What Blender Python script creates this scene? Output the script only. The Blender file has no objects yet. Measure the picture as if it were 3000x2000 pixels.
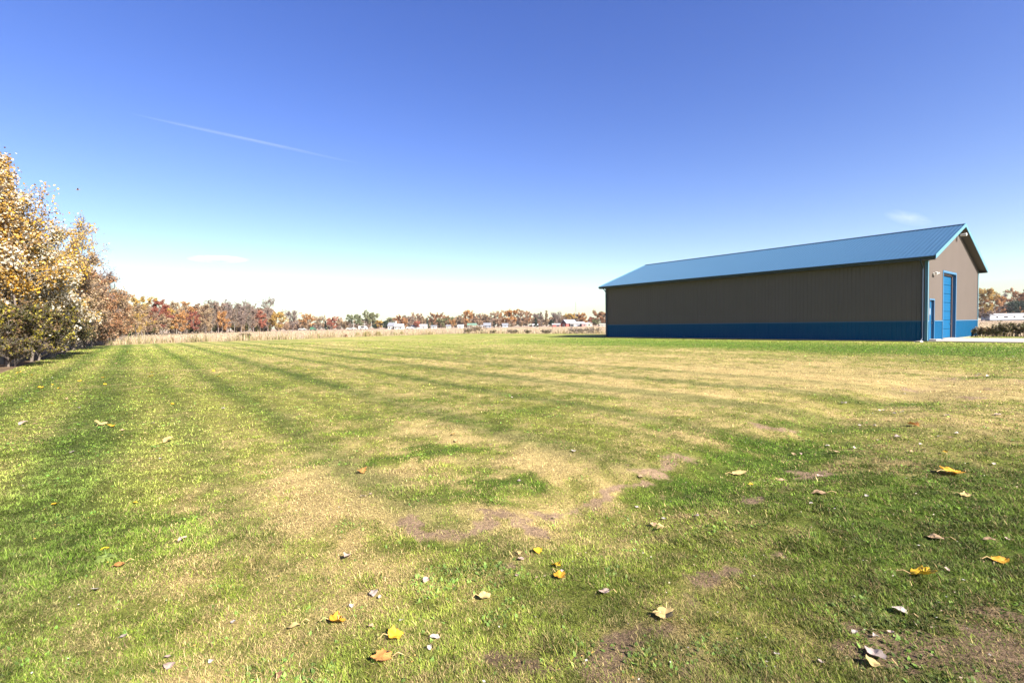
import bpy, math, random
import numpy as np
from mathutils import Matrix, Vector

# ------------------------------------------------------------------ camera, world, sun, exposure
SC = bpy.context.scene
COL = SC.collection
F, EYE = 1439.0, 1.25
PITCH, ROLL = math.atan(47 / 1439.0), -math.atan(0.014)
cam_d = bpy.data.cameras.new('camera')
cam = bpy.data.objects.new('camera', cam_d)
COL.objects.link(cam)
cam_d.sensor_width = 36.0
cam_d.lens = F / 3000.0 * 36.0
cam_d.clip_start = 0.05
cam_d.clip_end = 20000
CM = Matrix.Rotation(math.pi / 2 - PITCH, 4, 'X') @ Matrix.Rotation(ROLL, 4, 'Z')
CM.translation = (0, 0, EYE)
cam.matrix_world = CM
SC.camera = cam

SUN_EL = math.radians(35.0)
SUN_AZ = math.radians(136.2)          # clockwise from +Y
SUN_DIR = Vector((math.sin(SUN_AZ) * math.cos(SUN_EL), math.cos(SUN_AZ) * math.cos(SUN_EL), math.sin(SUN_EL)))
world = bpy.data.worlds.new('World')
SC.world = world
world.use_nodes = True
wn = world.node_tree.nodes
wn.clear()
sky = wn.new('ShaderNodeTexSky')
sky.sky_type = 'NISHITA'
sky.sun_disc = False
sky.sun_elevation = SUN_EL
sky.sun_rotation = SUN_AZ
sky.altitude = 0
sky.air_density = 1.0
sky.dust_density = 0.9
sky.ozone_density = 1.0
bg = wn.new('ShaderNodeBackground')
bg.inputs['Strength'].default_value = 0.056
wo = wn.new('ShaderNodeOutputWorld')
hs = wn.new('ShaderNodeHueSaturation')
hs.inputs['Saturation'].default_value = 1.33
hs.inputs['Hue'].default_value = 0.527
world.node_tree.links.new(sky.outputs[0], hs.inputs['Color'])
world.node_tree.links.new(hs.outputs[0], bg.inputs[0])
world.node_tree.links.new(bg.outputs[0], wo.inputs[0])

sun_d = bpy.data.lights.new('sun', 'SUN')
sun_d.energy = 5.0
sun_d.angle = math.radians(0.53)
sun_d.color = (1.0, 0.94, 0.85)
sun = bpy.data.objects.new('sun', sun_d)
COL.objects.link(sun)
sun.rotation_euler = (-SUN_DIR).to_track_quat('-Z', 'Y').to_euler()

SC.view_settings.view_transform = 'Standard'
SC.view_settings.look = 'None'
SC.view_settings.exposure = 2.0
SC.view_settings.gamma = 1.0
SC.cycles.max_bounces = 6
SC.cycles.diffuse_bounces = 3
SC.cycles.glossy_bounces = 2
SC.cycles.transmission_bounces = 4
SC.cycles.transparent_max_bounces = 8
SC.cycles.volume_bounces = 0
SC.cycles.use_denoising = True
SC.cycles.denoiser = 'OPENIMAGEDENOISE'
SC.cycles.denoising_input_passes = 'RGB_ALBEDO_NORMAL'
SC.cycles.denoising_prefilter = 'ACCURATE'

# ------------------------------------------------------------------ projection helpers
R3 = np.array(CM.to_3x3())


def ray(px, py):
    d = R3 @ np.array([(px - 1500) / F, -(py - 1000) / F, -1.0])
    return d


def gnd(px, py, z=0.0):
    d = ray(px, py)
    t = (z - EYE) / d[2]
    return np.array([d[0] * t, d[1] * t])


def horizon(px):
    return 953.0 - 0.014 * (px - 1500)


def at_depth(px, depth):
    """ground point under image column px at distance depth (metres along the view)"""
    d = ray(px, horizon(px))
    t = depth / d[1]
    return np.array([d[0] * t, depth])


def height_at(px, py, depth):
    d = ray(px, py)
    return EYE + d[2] * depth / d[1]


# ------------------------------------------------------------------ numpy noise
_tab = np.random.RandomState(7).rand(256, 256).astype(np.float32)


def vnoise(x, y, seed=0):
    x = x + seed * 37.17
    y = y + seed * 91.73
    xi = np.floor(x).astype(np.int64)
    yi = np.floor(y).astype(np.int64)
    fx = x - xi
    fy = y - yi
    fx = fx * fx * (3 - 2 * fx)
    fy = fy * fy * (3 - 2 * fy)
    a = _tab[xi & 255, yi & 255]
    b = _tab[(xi + 1) & 255, yi & 255]
    c = _tab[xi & 255, (yi + 1) & 255]
    d = _tab[(xi + 1) & 255, (yi + 1) & 255]
    return (a * (1 - fx) + b * fx) * (1 - fy) + (c * (1 - fx) + d * fx) * fy


def fbm(x, y, octaves=4, seed=0):
    s = np.zeros_like(x)
    amp, tot = 1.0, 0.0
    for o in range(octaves):
        s = s + amp * vnoise(x, y, seed + o * 3)
        tot += amp
        x, y, amp = x * 2.03, y * 2.03, amp * 0.55
    return s / tot


def sstep(a, b, x):
    t = np.clip((x - a) / (b - a), 0, 1)
    return t * t * (3 - 2 * t)


# ------------------------------------------------------------------ the lie of the land
UX, UY = -0.61, 0.7924       # long axis of barn, mowing direction
VX, VY = 0.7924, 0.61        # across it
LEFT_S = -3.3

edge_px = [(330, 1011), (450, 1006), (560, 1002.5), (700, 998.5), (880, 993), (1000, 988), (1100, 985), (1330, 977.5), (1500, 976.8),
           (1650, 977.5), (1776, 979)]
EDGE = [gnd(*p) for p in edge_px] + [gnd(2870, 985.5), gnd(3000, 986.5)]
_e = EDGE[-1]
EDGE.append(_e - 60 * np.array([UX, UY]))
p0 = EDGE[0]
LAWN = np.array([[LEFT_S * VX - 60 * UX, LEFT_S * VY - 60 * UY], [LEFT_S * VX + 55 * UX, LEFT_S * VY + 55 * UY]] + [list(e) for e in EDGE] + [[70, -60]])


def inside(poly, x, y):
    ins = np.zeros(x.shape, bool)
    n = len(poly)
    for i in range(n):
        x1, y1 = poly[i]
        x2, y2 = poly[(i + 1) % n]
        c = ((y1 > y) != (y2 > y)) & (x < (x2 - x1) * (y - y1) / ((y2 - y1) + 1e-12) + x1)
        ins ^= c
    return ins


def edge_dist(pts, x, y):
    best = np.full(x.shape, 1e9)
    for i in range(len(pts) - 1):
        a = np.array(pts[i])
        b = np.array(pts[i + 1])
        ab = b - a
        t = np.clip(((x - a[0]) * ab[0] + (y - a[1]) * ab[1]) / (ab @ ab), 0, 1)
        best = np.minimum(best, np.hypot(x - a[0] - t * ab[0], y - a[1] - t * ab[1]))
    return best


SWALE = [gnd(1780, 1500), gnd(1980, 1440), (gnd(2130, 1370)), gnd(2300, 1310), gnd(2430, 1230), gnd(2600, 1170), gnd(2720, 1120), gnd(2850, 1080), gnd(2990, 1055)]


def height(x, y):
    r = np.hypot(x, y)
    near = np.exp(-(r / 26.0) ** 2)
    h = (fbm(x * 0.9, y * 0.9, 3, 11) - 0.5) * 0.07 * near
    h = h + (fbm(x * 5.0, y * 5.0, 2, 17) - 0.5) * 0.018 * near
    d = edge_dist(SWALE, x, y)
    h = h - 0.10 * np.exp(-(d / 0.55) ** 2) * np.exp(-(r / 22.0) ** 2)
    return h


def H1(x, y):
    return float(height(np.array([x]), np.array([y]))[0])


# patches seen in the lawn: image anchor, size in metres across / along view, kind, strength
def E_(px, py, rx, ry, k, s=1.0, ang=0.0):
    g = gnd(px, py)
    return (g[0], g[1], rx, ry, k, s, ang)


PATCH = [
    E_(1950, 1345, .35, .12, 'dirt', .2), E_(2800, 1890, .45, .16, 'dirt', .6), E_(1800, 1940, .36, .10, 'dirt', .55), E_(1880, 1385, .3, .12, 'dirt', .6), E_(2410, 1365, .28, .12, 'dirt', .95), E_(2380, 1378, .16, .1, 'dirt', .7),
    E_(2275, 1243, .30, .16, 'dirt', 1.0), E_(1470, 1617, .13, .06, 'dirt', .7), E_(2100, 1680, .20, .06, 'dirt', .75, .3), E_(2230, 1600, .15, .06, 'dirt', .5),
    E_(2060, 1700, .1, .05, 'dirt', .6), E_(1800, 1840, .14, .07, 'dirt', .6), E_(1560, 1960, .28, .07, 'dirt', .8), E_(1730, 1940, .12, .06, 'dirt', .7), E_(2610, 1860, .20, .06, 'dirt', .8),
    E_(2560, 1880, .14, .05, 'dirt', .7), E_(2900, 1880, .22, .08, 'dirt', .8), E_(2960, 1960, .2, .08, 'dirt', .8), E_(2930, 1790, .12, .05, 'dirt', .8), E_(470, 1725, .14, .07, 'dirt', .5), E_(520, 1810, .1, .05, 'dirt', .4),
    E_(2770, 1105, 1.6, .6, 'dirt', .3), E_(2700, 1130, 1.2, .4, 'dirt', .25), E_(2820, 1162, .5, .2, 'dirt', .7), E_(2740, 1208, .5, .2, 'dirt', .4), E_(2220, 1455, .15, .06, 'dirt', .6),
    E_(1380, 1285, .55, .45, 'tan', 1.3), E_(1180, 1215, .5, .5, 'tan', 1.0), E_(1260, 1250, .5, .35, 'tan', .9), E_(1340, 1190, .6, .5, 'tan', .5), E_(900, 1360, .5, .4, 'tan', .8), E_(800, 1440, .5, .3, 'tan', .7), E_(1000, 1430, .5, .35, 'tan', .8),
    E_(1600, 1330, .4, .35, 'tan', .9), E_(1700, 1390, .35, .25, 'tan', .9), E_(1560, 1310, .4, .4, 'tan', .5), E_(2080, 1260, .8, .5, 'tan', .7), E_(1850, 1165, 1.2, .8, 'tan', .8), E_(2000, 1150, 1.2, .8, 'tan', .6),
    E_(2300, 1110, 3, 2, 'tan', .7), E_(2550, 1120, 2, 1.4, 'tan', .7), E_(2450, 1080, 4, 2, 'tan', .5), E_(2950, 1120, 2.0, .5, 'tan', 1.1), E_(2850, 1150, 1.6, .4, 'tan', .8), E_(2100, 1080, 5, 3, 'tan', .6), E_(1700, 1060, 6, 4, 'tan', .4),
    E_(2450, 1340, .6, .25, 'tan', .8), E_(2250, 1520, .4, .2, 'tan', .7), E_(2130, 1560, .3, .2, 'tan', .6), E_(2150, 1470, .4, .15, 'tan', .8), E_(1400, 1380, .9, .4, 'tan', .5), E_(1100, 1500, .5, .3, 'tan', .4), E_(1250, 1480, .3, .15, 'tan', .5),
    E_(1400, 1950, .3, .15, 'tan', .35), E_(200, 1790, .3, .2, 'tan', .35), E_(640, 1640, .5, .25, 'tan', .5), E_(1000, 1700, .4, .2, 'tan', .25), E_(2020, 1960, .25, .2, 'tan', .5),
    E_(1330, 1330, .45, .12, 'lush', 1.2), E_(1250, 1315, .3, .1, 'lush', .9), E_(1460, 1420, .32, .22, 'lush', 1.2), E_(1530, 1395, .2, .15, 'lush', .8), E_(1170, 1345, .2, .12, 'lush', .9), E_(1050, 1265, .35, .2, 'lush', .8), E_(1230, 1170, .5, .3, 'lush', .6),
    E_(1720, 1165, .5, .4, 'lush', .8), E_(1540, 1200, .4, .3, 'lush', .7), E_(1950, 1250, .5, .3, 'lush', .6), E_(2050, 1420, .35, .3, 'lush', 1.2), E_(1920, 1450, .3, .15, 'lush', 1.1), E_(2250, 1330, .5, .3, 'lush', 1.2), E_(2330, 1290, .4, .3, 'lush', 1.2),
    E_(2450, 1240, .6, .3, 'lush', .9), E_(2650, 1180, .8, .3, 'lush', .9), E_(2850, 1105, 2, .5, 'lush', 1.0), E_(1290, 1440, .2, .12, 'lush', .6), E_(2700, 1500, 1.1, .8, 'lush', .5), E_(2900, 1400, 1.2, 1.2, 'lush', .5), E_(2600, 1700, .9, .5, 'lush', .5),
    E_(500, 1520, .5, .35, 'lush', .6), E_(310, 1650, .12, .08, 'lush', .4), E_(250, 1300, .8, .6, 'lush', .5), E_(60, 1950, .4, .3, 'lush', .4), E_(1430, 1840, .3, .2, 'lush', .25), E_(1700, 1650, .4, .2, 'lush', .4), E_(1260, 1600, .12, .06, 'lush', .7),
    E_(2500, 1018, 9, 2.2, 'lush', 1.0), E_(2950, 1030, 6, 3, 'lush', 1.2), E_(2100, 1006, 8, 2.5, 'lush', .9), E_(2750, 1030, 4, 2, 'lush', .9), E_(1750, 994, 8, 4, 'lush', .6), E_(1900, 1000, 6, 2.4, 'lush', .6),
]


TRACKS = [([(1201, 1518), (1232, 1553), (1268, 1567), (1339, 1555), (1393, 1549), (1446, 1524), (1428, 1482), (1491, 1493), (1536, 1518), (1594, 1533)], .058, 1.8),
          ([(1558, 1491), (1612, 1488), (1670, 1466), (1737, 1451), (1759, 1424), (1826, 1412), (1884, 1400)], .055, 1.35),
          ([(1884, 1385), (1945, 1350), (1990, 1325), (2040, 1340)], .10, .8),
          ([(2140, 1470), (2210, 1455), (2290, 1420), (2380, 1378), (2460, 1350)], .09, .6),
          ([(1780, 1500), (1900, 1440), (2080, 1400)], .05, .5),
          ([(1500, 1990), (1620, 1930), (1760, 1900), (1860, 1840), (2050, 1720), (2120, 1670), (2260, 1600)], .075, .62),
          ([(2480, 1880), (2640, 1850), (2820, 1900), (2990, 1860)], .085, .85), ([(2860, 1740), (2960, 1800), (3050, 1850)], .06, .8),
          ([(2560, 1150), (2720, 1118), (2860, 1090)], .35, .5), ([(2780, 1175), (2850, 1160), (3000, 1115)], .25, .45)]
TRACKS = [([gnd(*q) for q in pts], w, a) for pts, w, a in TRACKS]


def lawn_masks(x, y):
    """tan, dirt, lush, stripe in 0..1 at world points"""
    r = np.hypot(x, y)
    wx = x + (fbm(x * 3.6, y * 3.6, 4, 21) - .5) * .55 + (fbm(x * .8, y * .8, 2, 23) - .5) * .8 * np.clip(r / 10, 0, 1)
    wy = y + (fbm(x * 3.6, y * 3.6, 4, 31) - .5) * .55 + (fbm(x * .8, y * .8, 2, 33) - .5) * .8 * np.clip(r / 10, 0, 1)
    acc = {'tan': np.zeros(x.shape), 'dirt': np.zeros(x.shape), 'lush': np.zeros(x.shape)}
    for (cx, cy, rx, ry, k, s, ang) in PATCH:
        th = math.atan2(cx, cy)
        ca, sa = math.cos(th - ang), math.sin(th - ang)
        dx, dy = wx - cx, wy - cy
        a = (dx * ca - dy * sa) / rx
        b = (dx * sa + dy * ca) / (ry * 1.25)
        q = a * a + b * b
        acc[k] += s * (np.exp(-q * .9) if k != 'dirt' else np.exp(-q * q * .8))
    hx = x + (fbm(x * 11, y * 11, 3, 25) - .5) * .16 + (wx - x) * .25
    hy = y + (fbm(x * 11, y * 11, 3, 35) - .5) * .16 + (wy - y) * .25
    for pts, w, a in TRACKS:
        de = edge_dist(pts, hx, hy)
        acc['dirt'] += a * np.exp(-(de / w) ** 2)
        acc['tan'] += .4 * a * np.exp(-(de / (w * 2.4)) ** 2)
    s_ = x * VX + y * VY
    t_ = x * UX + y * UY
    n1 = fbm(x * .55, y * .55, 5, 41)
    n2 = fbm(s_ * .55, t_ * .18, 4, 47)
    n3 = fbm(x * 2.6, y * 2.6, 3, 51)
    n4 = fbm(x * 8.0, y * 8.0, 4, 57)
    mid = sstep(1.0, 5.0, s_) * (1 - sstep(22, 33, s_))
    rightnear = sstep(3.2, 4.6, s_ * 1.0) * (1 - sstep(2.0, 5.5, y)) + sstep(0.5, 2.0, x) * (1 - sstep(2.6, 4.2, y)) * .6  # greener turf near right, also darkened to paint in vignetting
    tan = .07 + .16 * (1 - sstep(3.5, 8, y)) * (1 - sstep(-.2, 1.2, x)) + .30 * mid + (n1 - .5) * 1.3 + (n2 - .5) * .9 + (n3 - .5) * .9 + (n4 - .5) * 1.5 - .25 * np.clip(rightnear, 0, 1) + acc['tan'] * .66 + (fbm(x * 1.7 + 9, y * 1.7, 4, 44) - .5) * .9 * acc['tan'].clip(0, 1) - acc['lush'] * .85
    lush = acc['lush'] * .8 * (.3 + 1.3 * n4) + sstep(.54, .72, fbm(x * .8, y * .8, 4, 61)) * .32 + (n4 - .5) * .5 + .45 * np.clip(rightnear, 0, 1)
    # mowing stripes
    wob = (fbm(s_ * .1 + 5, t_ * .12, 2, 71) - .5) * .8
    sw = s_ + wob * .35
    st = np.zeros_like(sw)
    for (c0, w0, a0) in ((-2.6, .16, .5), (-1.7, .36, .9), (-.45, .48, 1.0), (.55, .2, .45), (1.55, .26, .8), (2.5, .15, .35), (3.45, .34, .9), (4.5, .15, .4), (5.4, .26, .8)):
        st = st + a0 * np.exp(-((sw - c0) / w0) ** 2)
    far = sstep(.55, .95, .5 + .5 * np.cos(2 * math.pi * (sw - 7.3) / 1.9)) * .75 + sstep(.5, .95, .5 + .5 * np.cos(2 * math.pi * (sw - 6.4) / 3.8)) * .3
    st = st + far * sstep(5.8, 6.6, sw) * (1 - .6 * sstep(8, 14, sw))
    st = st * (.6 + .75 * fbm(t_ * .25, s_ * 1.2, 3, 75))
    fade = (.35 + .65 * sstep(.5, 5, t_)) * (1 - .6 * sstep(14, 34, s_))
    stripe = np.clip(st, 0, 1) * fade
    dirt = acc['dirt'] * (.15 + 1.5 * fbm(x * 9, y * 9, 4, 81)) + (n3 - .5) * .3 + (fbm(x * 22, y * 22, 3, 85) - .5) * .8 * np.exp(-r / 12)
    dirt = sstep(.40, .95, dirt)
    return np.clip(tan, 0, 1), np.clip(dirt, 0, 1), np.clip(lush, 0, 1), np.clip(stripe, 0, 1)


ALB = .62      # all reflectances below are scaled to real-world values by this


# ------------------------------------------------------------------ object helpers
def tag(o, label=None, cat=None, group=None, kind=None):
    if label:
        o['label'] = label
    if cat:
        o['category'] = cat
    if group:
        o['group'] = group
    if kind:
        o['kind'] = kind
    return o


def empty(name, loc=(0, 0, 0), rz=0.0):
    o = bpy.data.objects.new(name, None)
    COL.objects.link(o)
    o.location = loc
    o.rotation_euler = (0, 0, rz)
    o.empty_display_size = .2
    return o


def np_mesh(name, verts, faces_flat, loop_counts, material, parent=None, colors=None, smooth=False, mats=None, face_mat=None):
    verts = np.ascontiguousarray(verts, dtype=np.float32)
    faces_flat = np.ascontiguousarray(faces_flat, dtype=np.int32)
    loop_counts = np.ascontiguousarray(loop_counts, dtype=np.int32)
    me = bpy.data.meshes.new(name)
    me.vertices.add(len(verts))
    me.vertices.foreach_set('co', verts.ravel())
    me.loops.add(len(faces_flat))
    me.loops.foreach_set('vertex_index', faces_flat)
    me.polygons.add(len(loop_counts))
    starts = np.concatenate(([0], np.cumsum(loop_counts)[:-1])).astype(np.int32)
    me.polygons.foreach_set('loop_start', starts)
    me.polygons.foreach_set('loop_total', loop_counts)
    if colors is not None:
        at = me.color_attributes.new('col', 'FLOAT_COLOR', 'POINT')
        c = np.ones((len(verts), 4), np.float32)
        c[:, :3] = colors * ALB
        at.data.foreach_set('color', c.ravel())
    for m in (mats or [material]):
        me.materials.append(m)
    if face_mat is not None:
        me.polygons.foreach_set('material_index', np.ascontiguousarray(face_mat, dtype=np.int32))
    me.update(calc_edges=True)
    if smooth:
        me.polygons.foreach_set('use_smooth', np.ones(len(loop_counts), bool))
    o = bpy.data.objects.new(name, me)
    COL.objects.link(o)
    if parent is not None:
        o.parent = parent
    return o


class MB:
    """collects simple solids; build() links them as ONE mesh object"""

    def __init__(self):
        self.v = []
        self.f = []

    def add(self, vs, fs):
        b = len(self.v)
        self.v += [tuple(map(float, p)) for p in vs]
        self.f += [tuple(b + i for i in f) for f in fs]
        return self

    def box(self, x0, x1, y0, y1, z0, z1):
        vs = [(x, y, z) for x in (x0, x1) for y in (y0, y1) for z in (z0, z1)]
        return self.add(vs, [(0, 1, 3, 2), (4, 6, 7, 5), (0, 4, 5, 1), (2, 3, 7, 6), (0, 2, 6, 4), (1, 5, 7, 3)])

    def prism(self, pts, vec):
        n = len(pts)
        vs = [tuple(p) for p in pts] + [tuple(np.array(p) + np.array(vec)) for p in pts]
        fs = [tuple(range(n))[::-1], tuple(range(n, 2 * n))] + [(i, (i + 1) % n, n + (i + 1) % n, n + i) for i in range(n)]
        return self.add(vs, fs)

    def tube(self, pts, rad, n=8, cap=True):
        pts = [np.array(p, float) for p in pts]
        rads = rad if hasattr(rad, '__len__') else [rad] * len(pts)
        rings = []
        vs = []
        for i, p in enumerate(pts):
            d = pts[min(i + 1, len(pts) - 1)] - pts[max(i - 1, 0)]
            d = d / (np.linalg.norm(d) + 1e-9)
            a = np.cross(d, (0, 0, 1.0) if abs(d[2]) < .9 else (1.0, 0, 0))
            a /= np.linalg.norm(a)
            b = np.cross(d, a)
            rings.append(len(vs))
            for k in range(n):
                t = 2 * math.pi * k / n
                vs.append(p + rads[i] * (a * math.cos(t) + b * math.sin(t)))
        fs = []
        for i in range(len(pts) - 1):
            for k in range(n):
                a0, a1 = rings[i] + k, rings[i] + (k + 1) % n
                b0, b1 = rings[i + 1] + k, rings[i + 1] + (k + 1) % n
                fs.append((a0, a1, b1, b0))
        if cap:
            fs.append(tuple(range(rings[0], rings[0] + n))[::-1])
            fs.append(tuple(range(rings[-1], rings[-1] + n)))
        return self.add(vs, fs)

    def build(self, name, m, parent=None, smooth=False):
        me = bpy.data.meshes.new(name)
        me.from_pydata(self.v, [], self.f)
        me.materials.append(m)
        if smooth:
            me.polygons.foreach_set('use_smooth', np.ones(len(me.polygons), bool))
        me.update()
        o = bpy.data.objects.new(name, me)
        COL.objects.link(o)
        if parent is not None:
            o.parent = parent
        return o


# ------------------------------------------------------------------ materials
def mat(name, color, rough=.6, metal=0.0, var=.12, scale=6.0, bump=0.0, bscale=40.0, spec=.4, coat=0.0, stretch=None, tint=None):
    m = bpy.data.materials.new(name)
    m.use_nodes = True
    nt = m.node_tree
    b = nt.nodes['Principled BSDF']
    b.inputs['Roughness'].default_value = rough
    b.inputs['Metallic'].default_value = metal
    b.inputs['Specular IOR Level'].default_value = spec
    if coat:
        b.inputs['Coat Weight'].default_value = coat
        b.inputs['Coat Roughness'].default_value = .15
    tc = nt.nodes.new('ShaderNodeTexCoord')
    mp = nt.nodes.new('ShaderNodeMapping')
    nt.links.new(tc.outputs['Object'], mp.inputs[0])
    if stretch:
        mp.inputs['Scale'].default_value = stretch
    nz = nt.nodes.new('ShaderNodeTexNoise')
    nz.inputs['Scale'].default_value = scale
    nz.inputs['Detail'].default_value = 6
    nt.links.new(mp.outputs[0], nz.inputs[0])
    ramp = nt.nodes.new('ShaderNodeMix')
    ramp.data_type = 'RGBA'
    c = np.array(color) * ALB
    tint = None if tint is None else np.array(tint) * ALB
    t = np.array(tint) if tint is not None else c * (1 + var)
    ramp.inputs[6].default_value = (*np.clip(c * (1 - var), 0, 1), 1)
    ramp.inputs[7].default_value = (*np.clip(t, 0, 1), 1)
    nt.links.new(nz.outputs[0], ramp.inputs[0])
    nt.links.new(ramp.outputs[2], b.inputs['Base Color'])
    if bump:
        n2 = nt.nodes.new('ShaderNodeTexNoise')
        n2.inputs['Scale'].default_value = bscale
        n2.inputs['Detail'].default_value = 4
        nt.links.new(tc.outputs['Object'], n2.inputs[0])
        bp = nt.nodes.new('ShaderNodeBump')
        bp.inputs['Strength'].default_value = bump
        bp.inputs['Distance'].default_value = .02
        nt.links.new(n2.outputs[0], bp.inputs['Height'])
        nt.links.new(bp.outputs[0], b.inputs['Normal'])
    return m


def attr_mat(name, rough=.7, transl=.35, spec=.25, nscale=0, nvar=.2):
    m = bpy.data.materials.new(name)
    m.use_nodes = True
    nt = m.node_tree
    b = nt.nodes['Principled BSDF']
    out = nt.nodes['Material Output']
    b.inputs['Roughness'].default_value = rough
    b.inputs['Specular IOR Level'].default_value = spec
    a = nt.nodes.new('ShaderNodeAttribute')
    a.attribute_name = 'col'
    src = a.outputs['Color']
    if nscale:
        tc = nt.nodes.new('ShaderNodeTexCoord')
        nz = nt.nodes.new('ShaderNodeTexNoise')
        nz.inputs['Scale'].default_value = nscale
        nz.inputs['Detail'].default_value = 5
        nt.links.new(tc.outputs['Object'], nz.inputs[0])
        mr = nt.nodes.new('ShaderNodeMapRange')
        mr.inputs[1].default_value = .25
        mr.inputs[2].default_value = .75
        mr.inputs[3].default_value = 1 - nvar
        mr.inputs[4].default_value = 1 + nvar
        nt.links.new(nz.outputs[0], mr.inputs[0])
        mx = nt.nodes.new('ShaderNodeVectorMath')
        mx.operation = 'SCALE'
        nt.links.new(src, mx.inputs[0])
        nt.links.new(mr.outputs[0], mx.inputs['Scale'])
        src = mx.outputs[0]
    nt.links.new(src, b.inputs['Base Color'])
    if transl:
        t = nt.nodes.new('ShaderNodeBsdfTranslucent')
        nt.links.new(src, t.inputs[0])
        ms = nt.nodes.new('ShaderNodeMixShader')
        ms.inputs[0].default_value = transl
        nt.links.new(b.outputs[0], ms.inputs[1])
        nt.links.new(t.outputs[0], ms.inputs[2])
        nt.links.new(ms.outputs[0], out.inputs['Surface'])
    return m


# ground: vertex colour, near lawn darkened for depth, fine grain by noise, small bumps
def ground_mat(name, s1, s2, bump):
    m = attr_mat(name, rough=.95, transl=0, spec=.1)
    nt = m.node_tree
    b = nt.nodes['Principled BSDF']
    a = [n for n in nt.nodes if n.type == 'ATTRIBUTE'][0]
    geo = nt.nodes.new('ShaderNodeNewGeometry')
    n1 = nt.nodes.new('ShaderNodeTexNoise')
    n1.inputs['Scale'].default_value = s1
    n1.inputs['Detail'].default_value = 8
    n1.inputs['Roughness'].default_value = .7
    n2 = nt.nodes.new('ShaderNodeTexNoise')
    n2.inputs['Scale'].default_value = s2
    n2.inputs['Detail'].default_value = 5
    nt.links.new(geo.outputs['Position'], n1.inputs[0])
    nt.links.new(geo.outputs['Position'], n2.inputs[0])
    ad = nt.nodes.new('ShaderNodeMath')
    ad.operation = 'ADD'
    nt.links.new(n1.outputs[0], ad.inputs[0])
    nt.links.new(n2.outputs[0], ad.inputs[1])
    n3 = nt.nodes.new('ShaderNodeTexNoise')
    n3.inputs['Scale'].default_value = s1 * 5
    n3.inputs['Detail'].default_value = 3
    nt.links.new(geo.outputs['Position'], n3.inputs[0])
    mm = nt.nodes.new('ShaderNodeMath')
    mm.operation = 'MULTIPLY_ADD'
    mm.inputs[1].default_value = 1.7
    nt.links.new(n3.outputs[0], mm.inputs[0])
    nt.links.new(ad.outputs[0], mm.inputs[2])
    ad = nt.nodes.new('ShaderNodeMath')
    ad.operation = 'SUBTRACT'
    ad.inputs[1].default_value = .85
    nt.links.new(mm.outputs[0], ad.inputs[0])
    mr = nt.nodes.new('ShaderNodeMapRange')
    mr.inputs[1].default_value = .6
    mr.inputs[2].default_value = 1.4
    mr.inputs[3].default_value = .45
    mr.inputs[4].default_value = 1.5
    nt.links.new(ad.outputs[0], mr.inputs[0])
    mx = nt.nodes.new('ShaderNodeVectorMath')
    mx.operation = 'SCALE'
    nt.links.new(a.outputs['Color'], mx.inputs[0])
    nt.links.new(mr.outputs[0], mx.inputs['Scale'])
    nt.links.new(mx.outputs[0], b.inputs['Base Color'])
    bp = nt.nodes.new('ShaderNodeBump')
    bp.inputs['Strength'].default_value = bump
    bp.inputs['Distance'].default_value = .03
    nt.links.new(n1.outputs[0], bp.inputs['Height'])
    nt.links.new(bp.outputs[0], b.inputs['Normal'])
    return m


M_LAWN = ground_mat('lawn_soil_and_thatch', 28, 3.0, .8)
M_FIELD = ground_mat('harvested_field_soil', 9, 1.2, .5)
M_BLADE = attr_mat('grass_blades', rough=.65, transl=.3, spec=.13)
M_LEAF = attr_mat('tree_leaves', rough=.55, transl=.35, spec=.3)
M_FALLEN = attr_mat('fallen_leaf', rough=.6, transl=.2, spec=.3, nscale=60, nvar=.25)
M_BARK = mat('brown_bark', (.17, .135, .11), .9, var=.3, scale=8, bump=.5)
M_BARKP = mat('pale_bark', (.21, .18, .145), .9, var=.2, scale=5, bump=.3)
M_TWIG = mat('grey_purple_twigs', (.26, .20, .185), .9, var=.2, scale=3)

TAUPE = (.184, .153, .135)
BLUE = (.005, .100, .235)
M_SIDING = mat('taupe_metal_siding', TAUPE, .6, var=.07, scale=.7, spec=.08)
M_WAINS = mat('blue_metal_wainscot', BLUE, .6, var=.08, scale=.7, spec=.08)
M_ROOF = mat('blue_metal_roof', (.042, .115, .20), .34, var=.07, scale=1.2, spec=.5, stretch=(.3, 1, 1))
M_TRIM = mat('blue_metal_trim', (.03, .15, .31), .4, var=.04, scale=3, spec=.5)
M_TEAL = mat('pale_teal_trim', (.10, .26, .36), .4, var=.04, scale=3, spec=.5)
M_DARK = mat('dark_navy_gutter', (.012, .03, .065), .4, var=.1, scale=4, spec=.5)
M_SOFFIT = mat('brown_vented_soffit', (.10, .085, .075), .7, var=.1, scale=12)
M_JAMB = mat('brown_door_jamb', (.20, .13, .12), .6, var=.1, scale=10)
M_CONC = mat('pale_concrete', (.47, .41, .36), .9, var=.12, scale=1.5, bump=.15, bscale=60)
M_WHITE = mat('white_paint', (.75, .74, .70), .5, var=.04, scale=10)
M_METAL = mat('dull_steel', (.35, .34, .33), .4, metal=.8, var=.1, scale=10)
M_PAPER = mat('white_paper_notice', (.78, .78, .80), .7, var=.02)
M_REDINK = mat('red_print', (.6, .15, .18), .7, var=.05)

# ------------------------------------------------------------------ ground sheets (lawn / field), one polar net about the viewpoint
C_TAN = np.array([.49, .375, .155])
C_GRN = np.array([.17, .215, .035])
C_LUSH = np.array([.10, .18, .02])
C_DIRT = np.array([.30, .205, .125])


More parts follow.
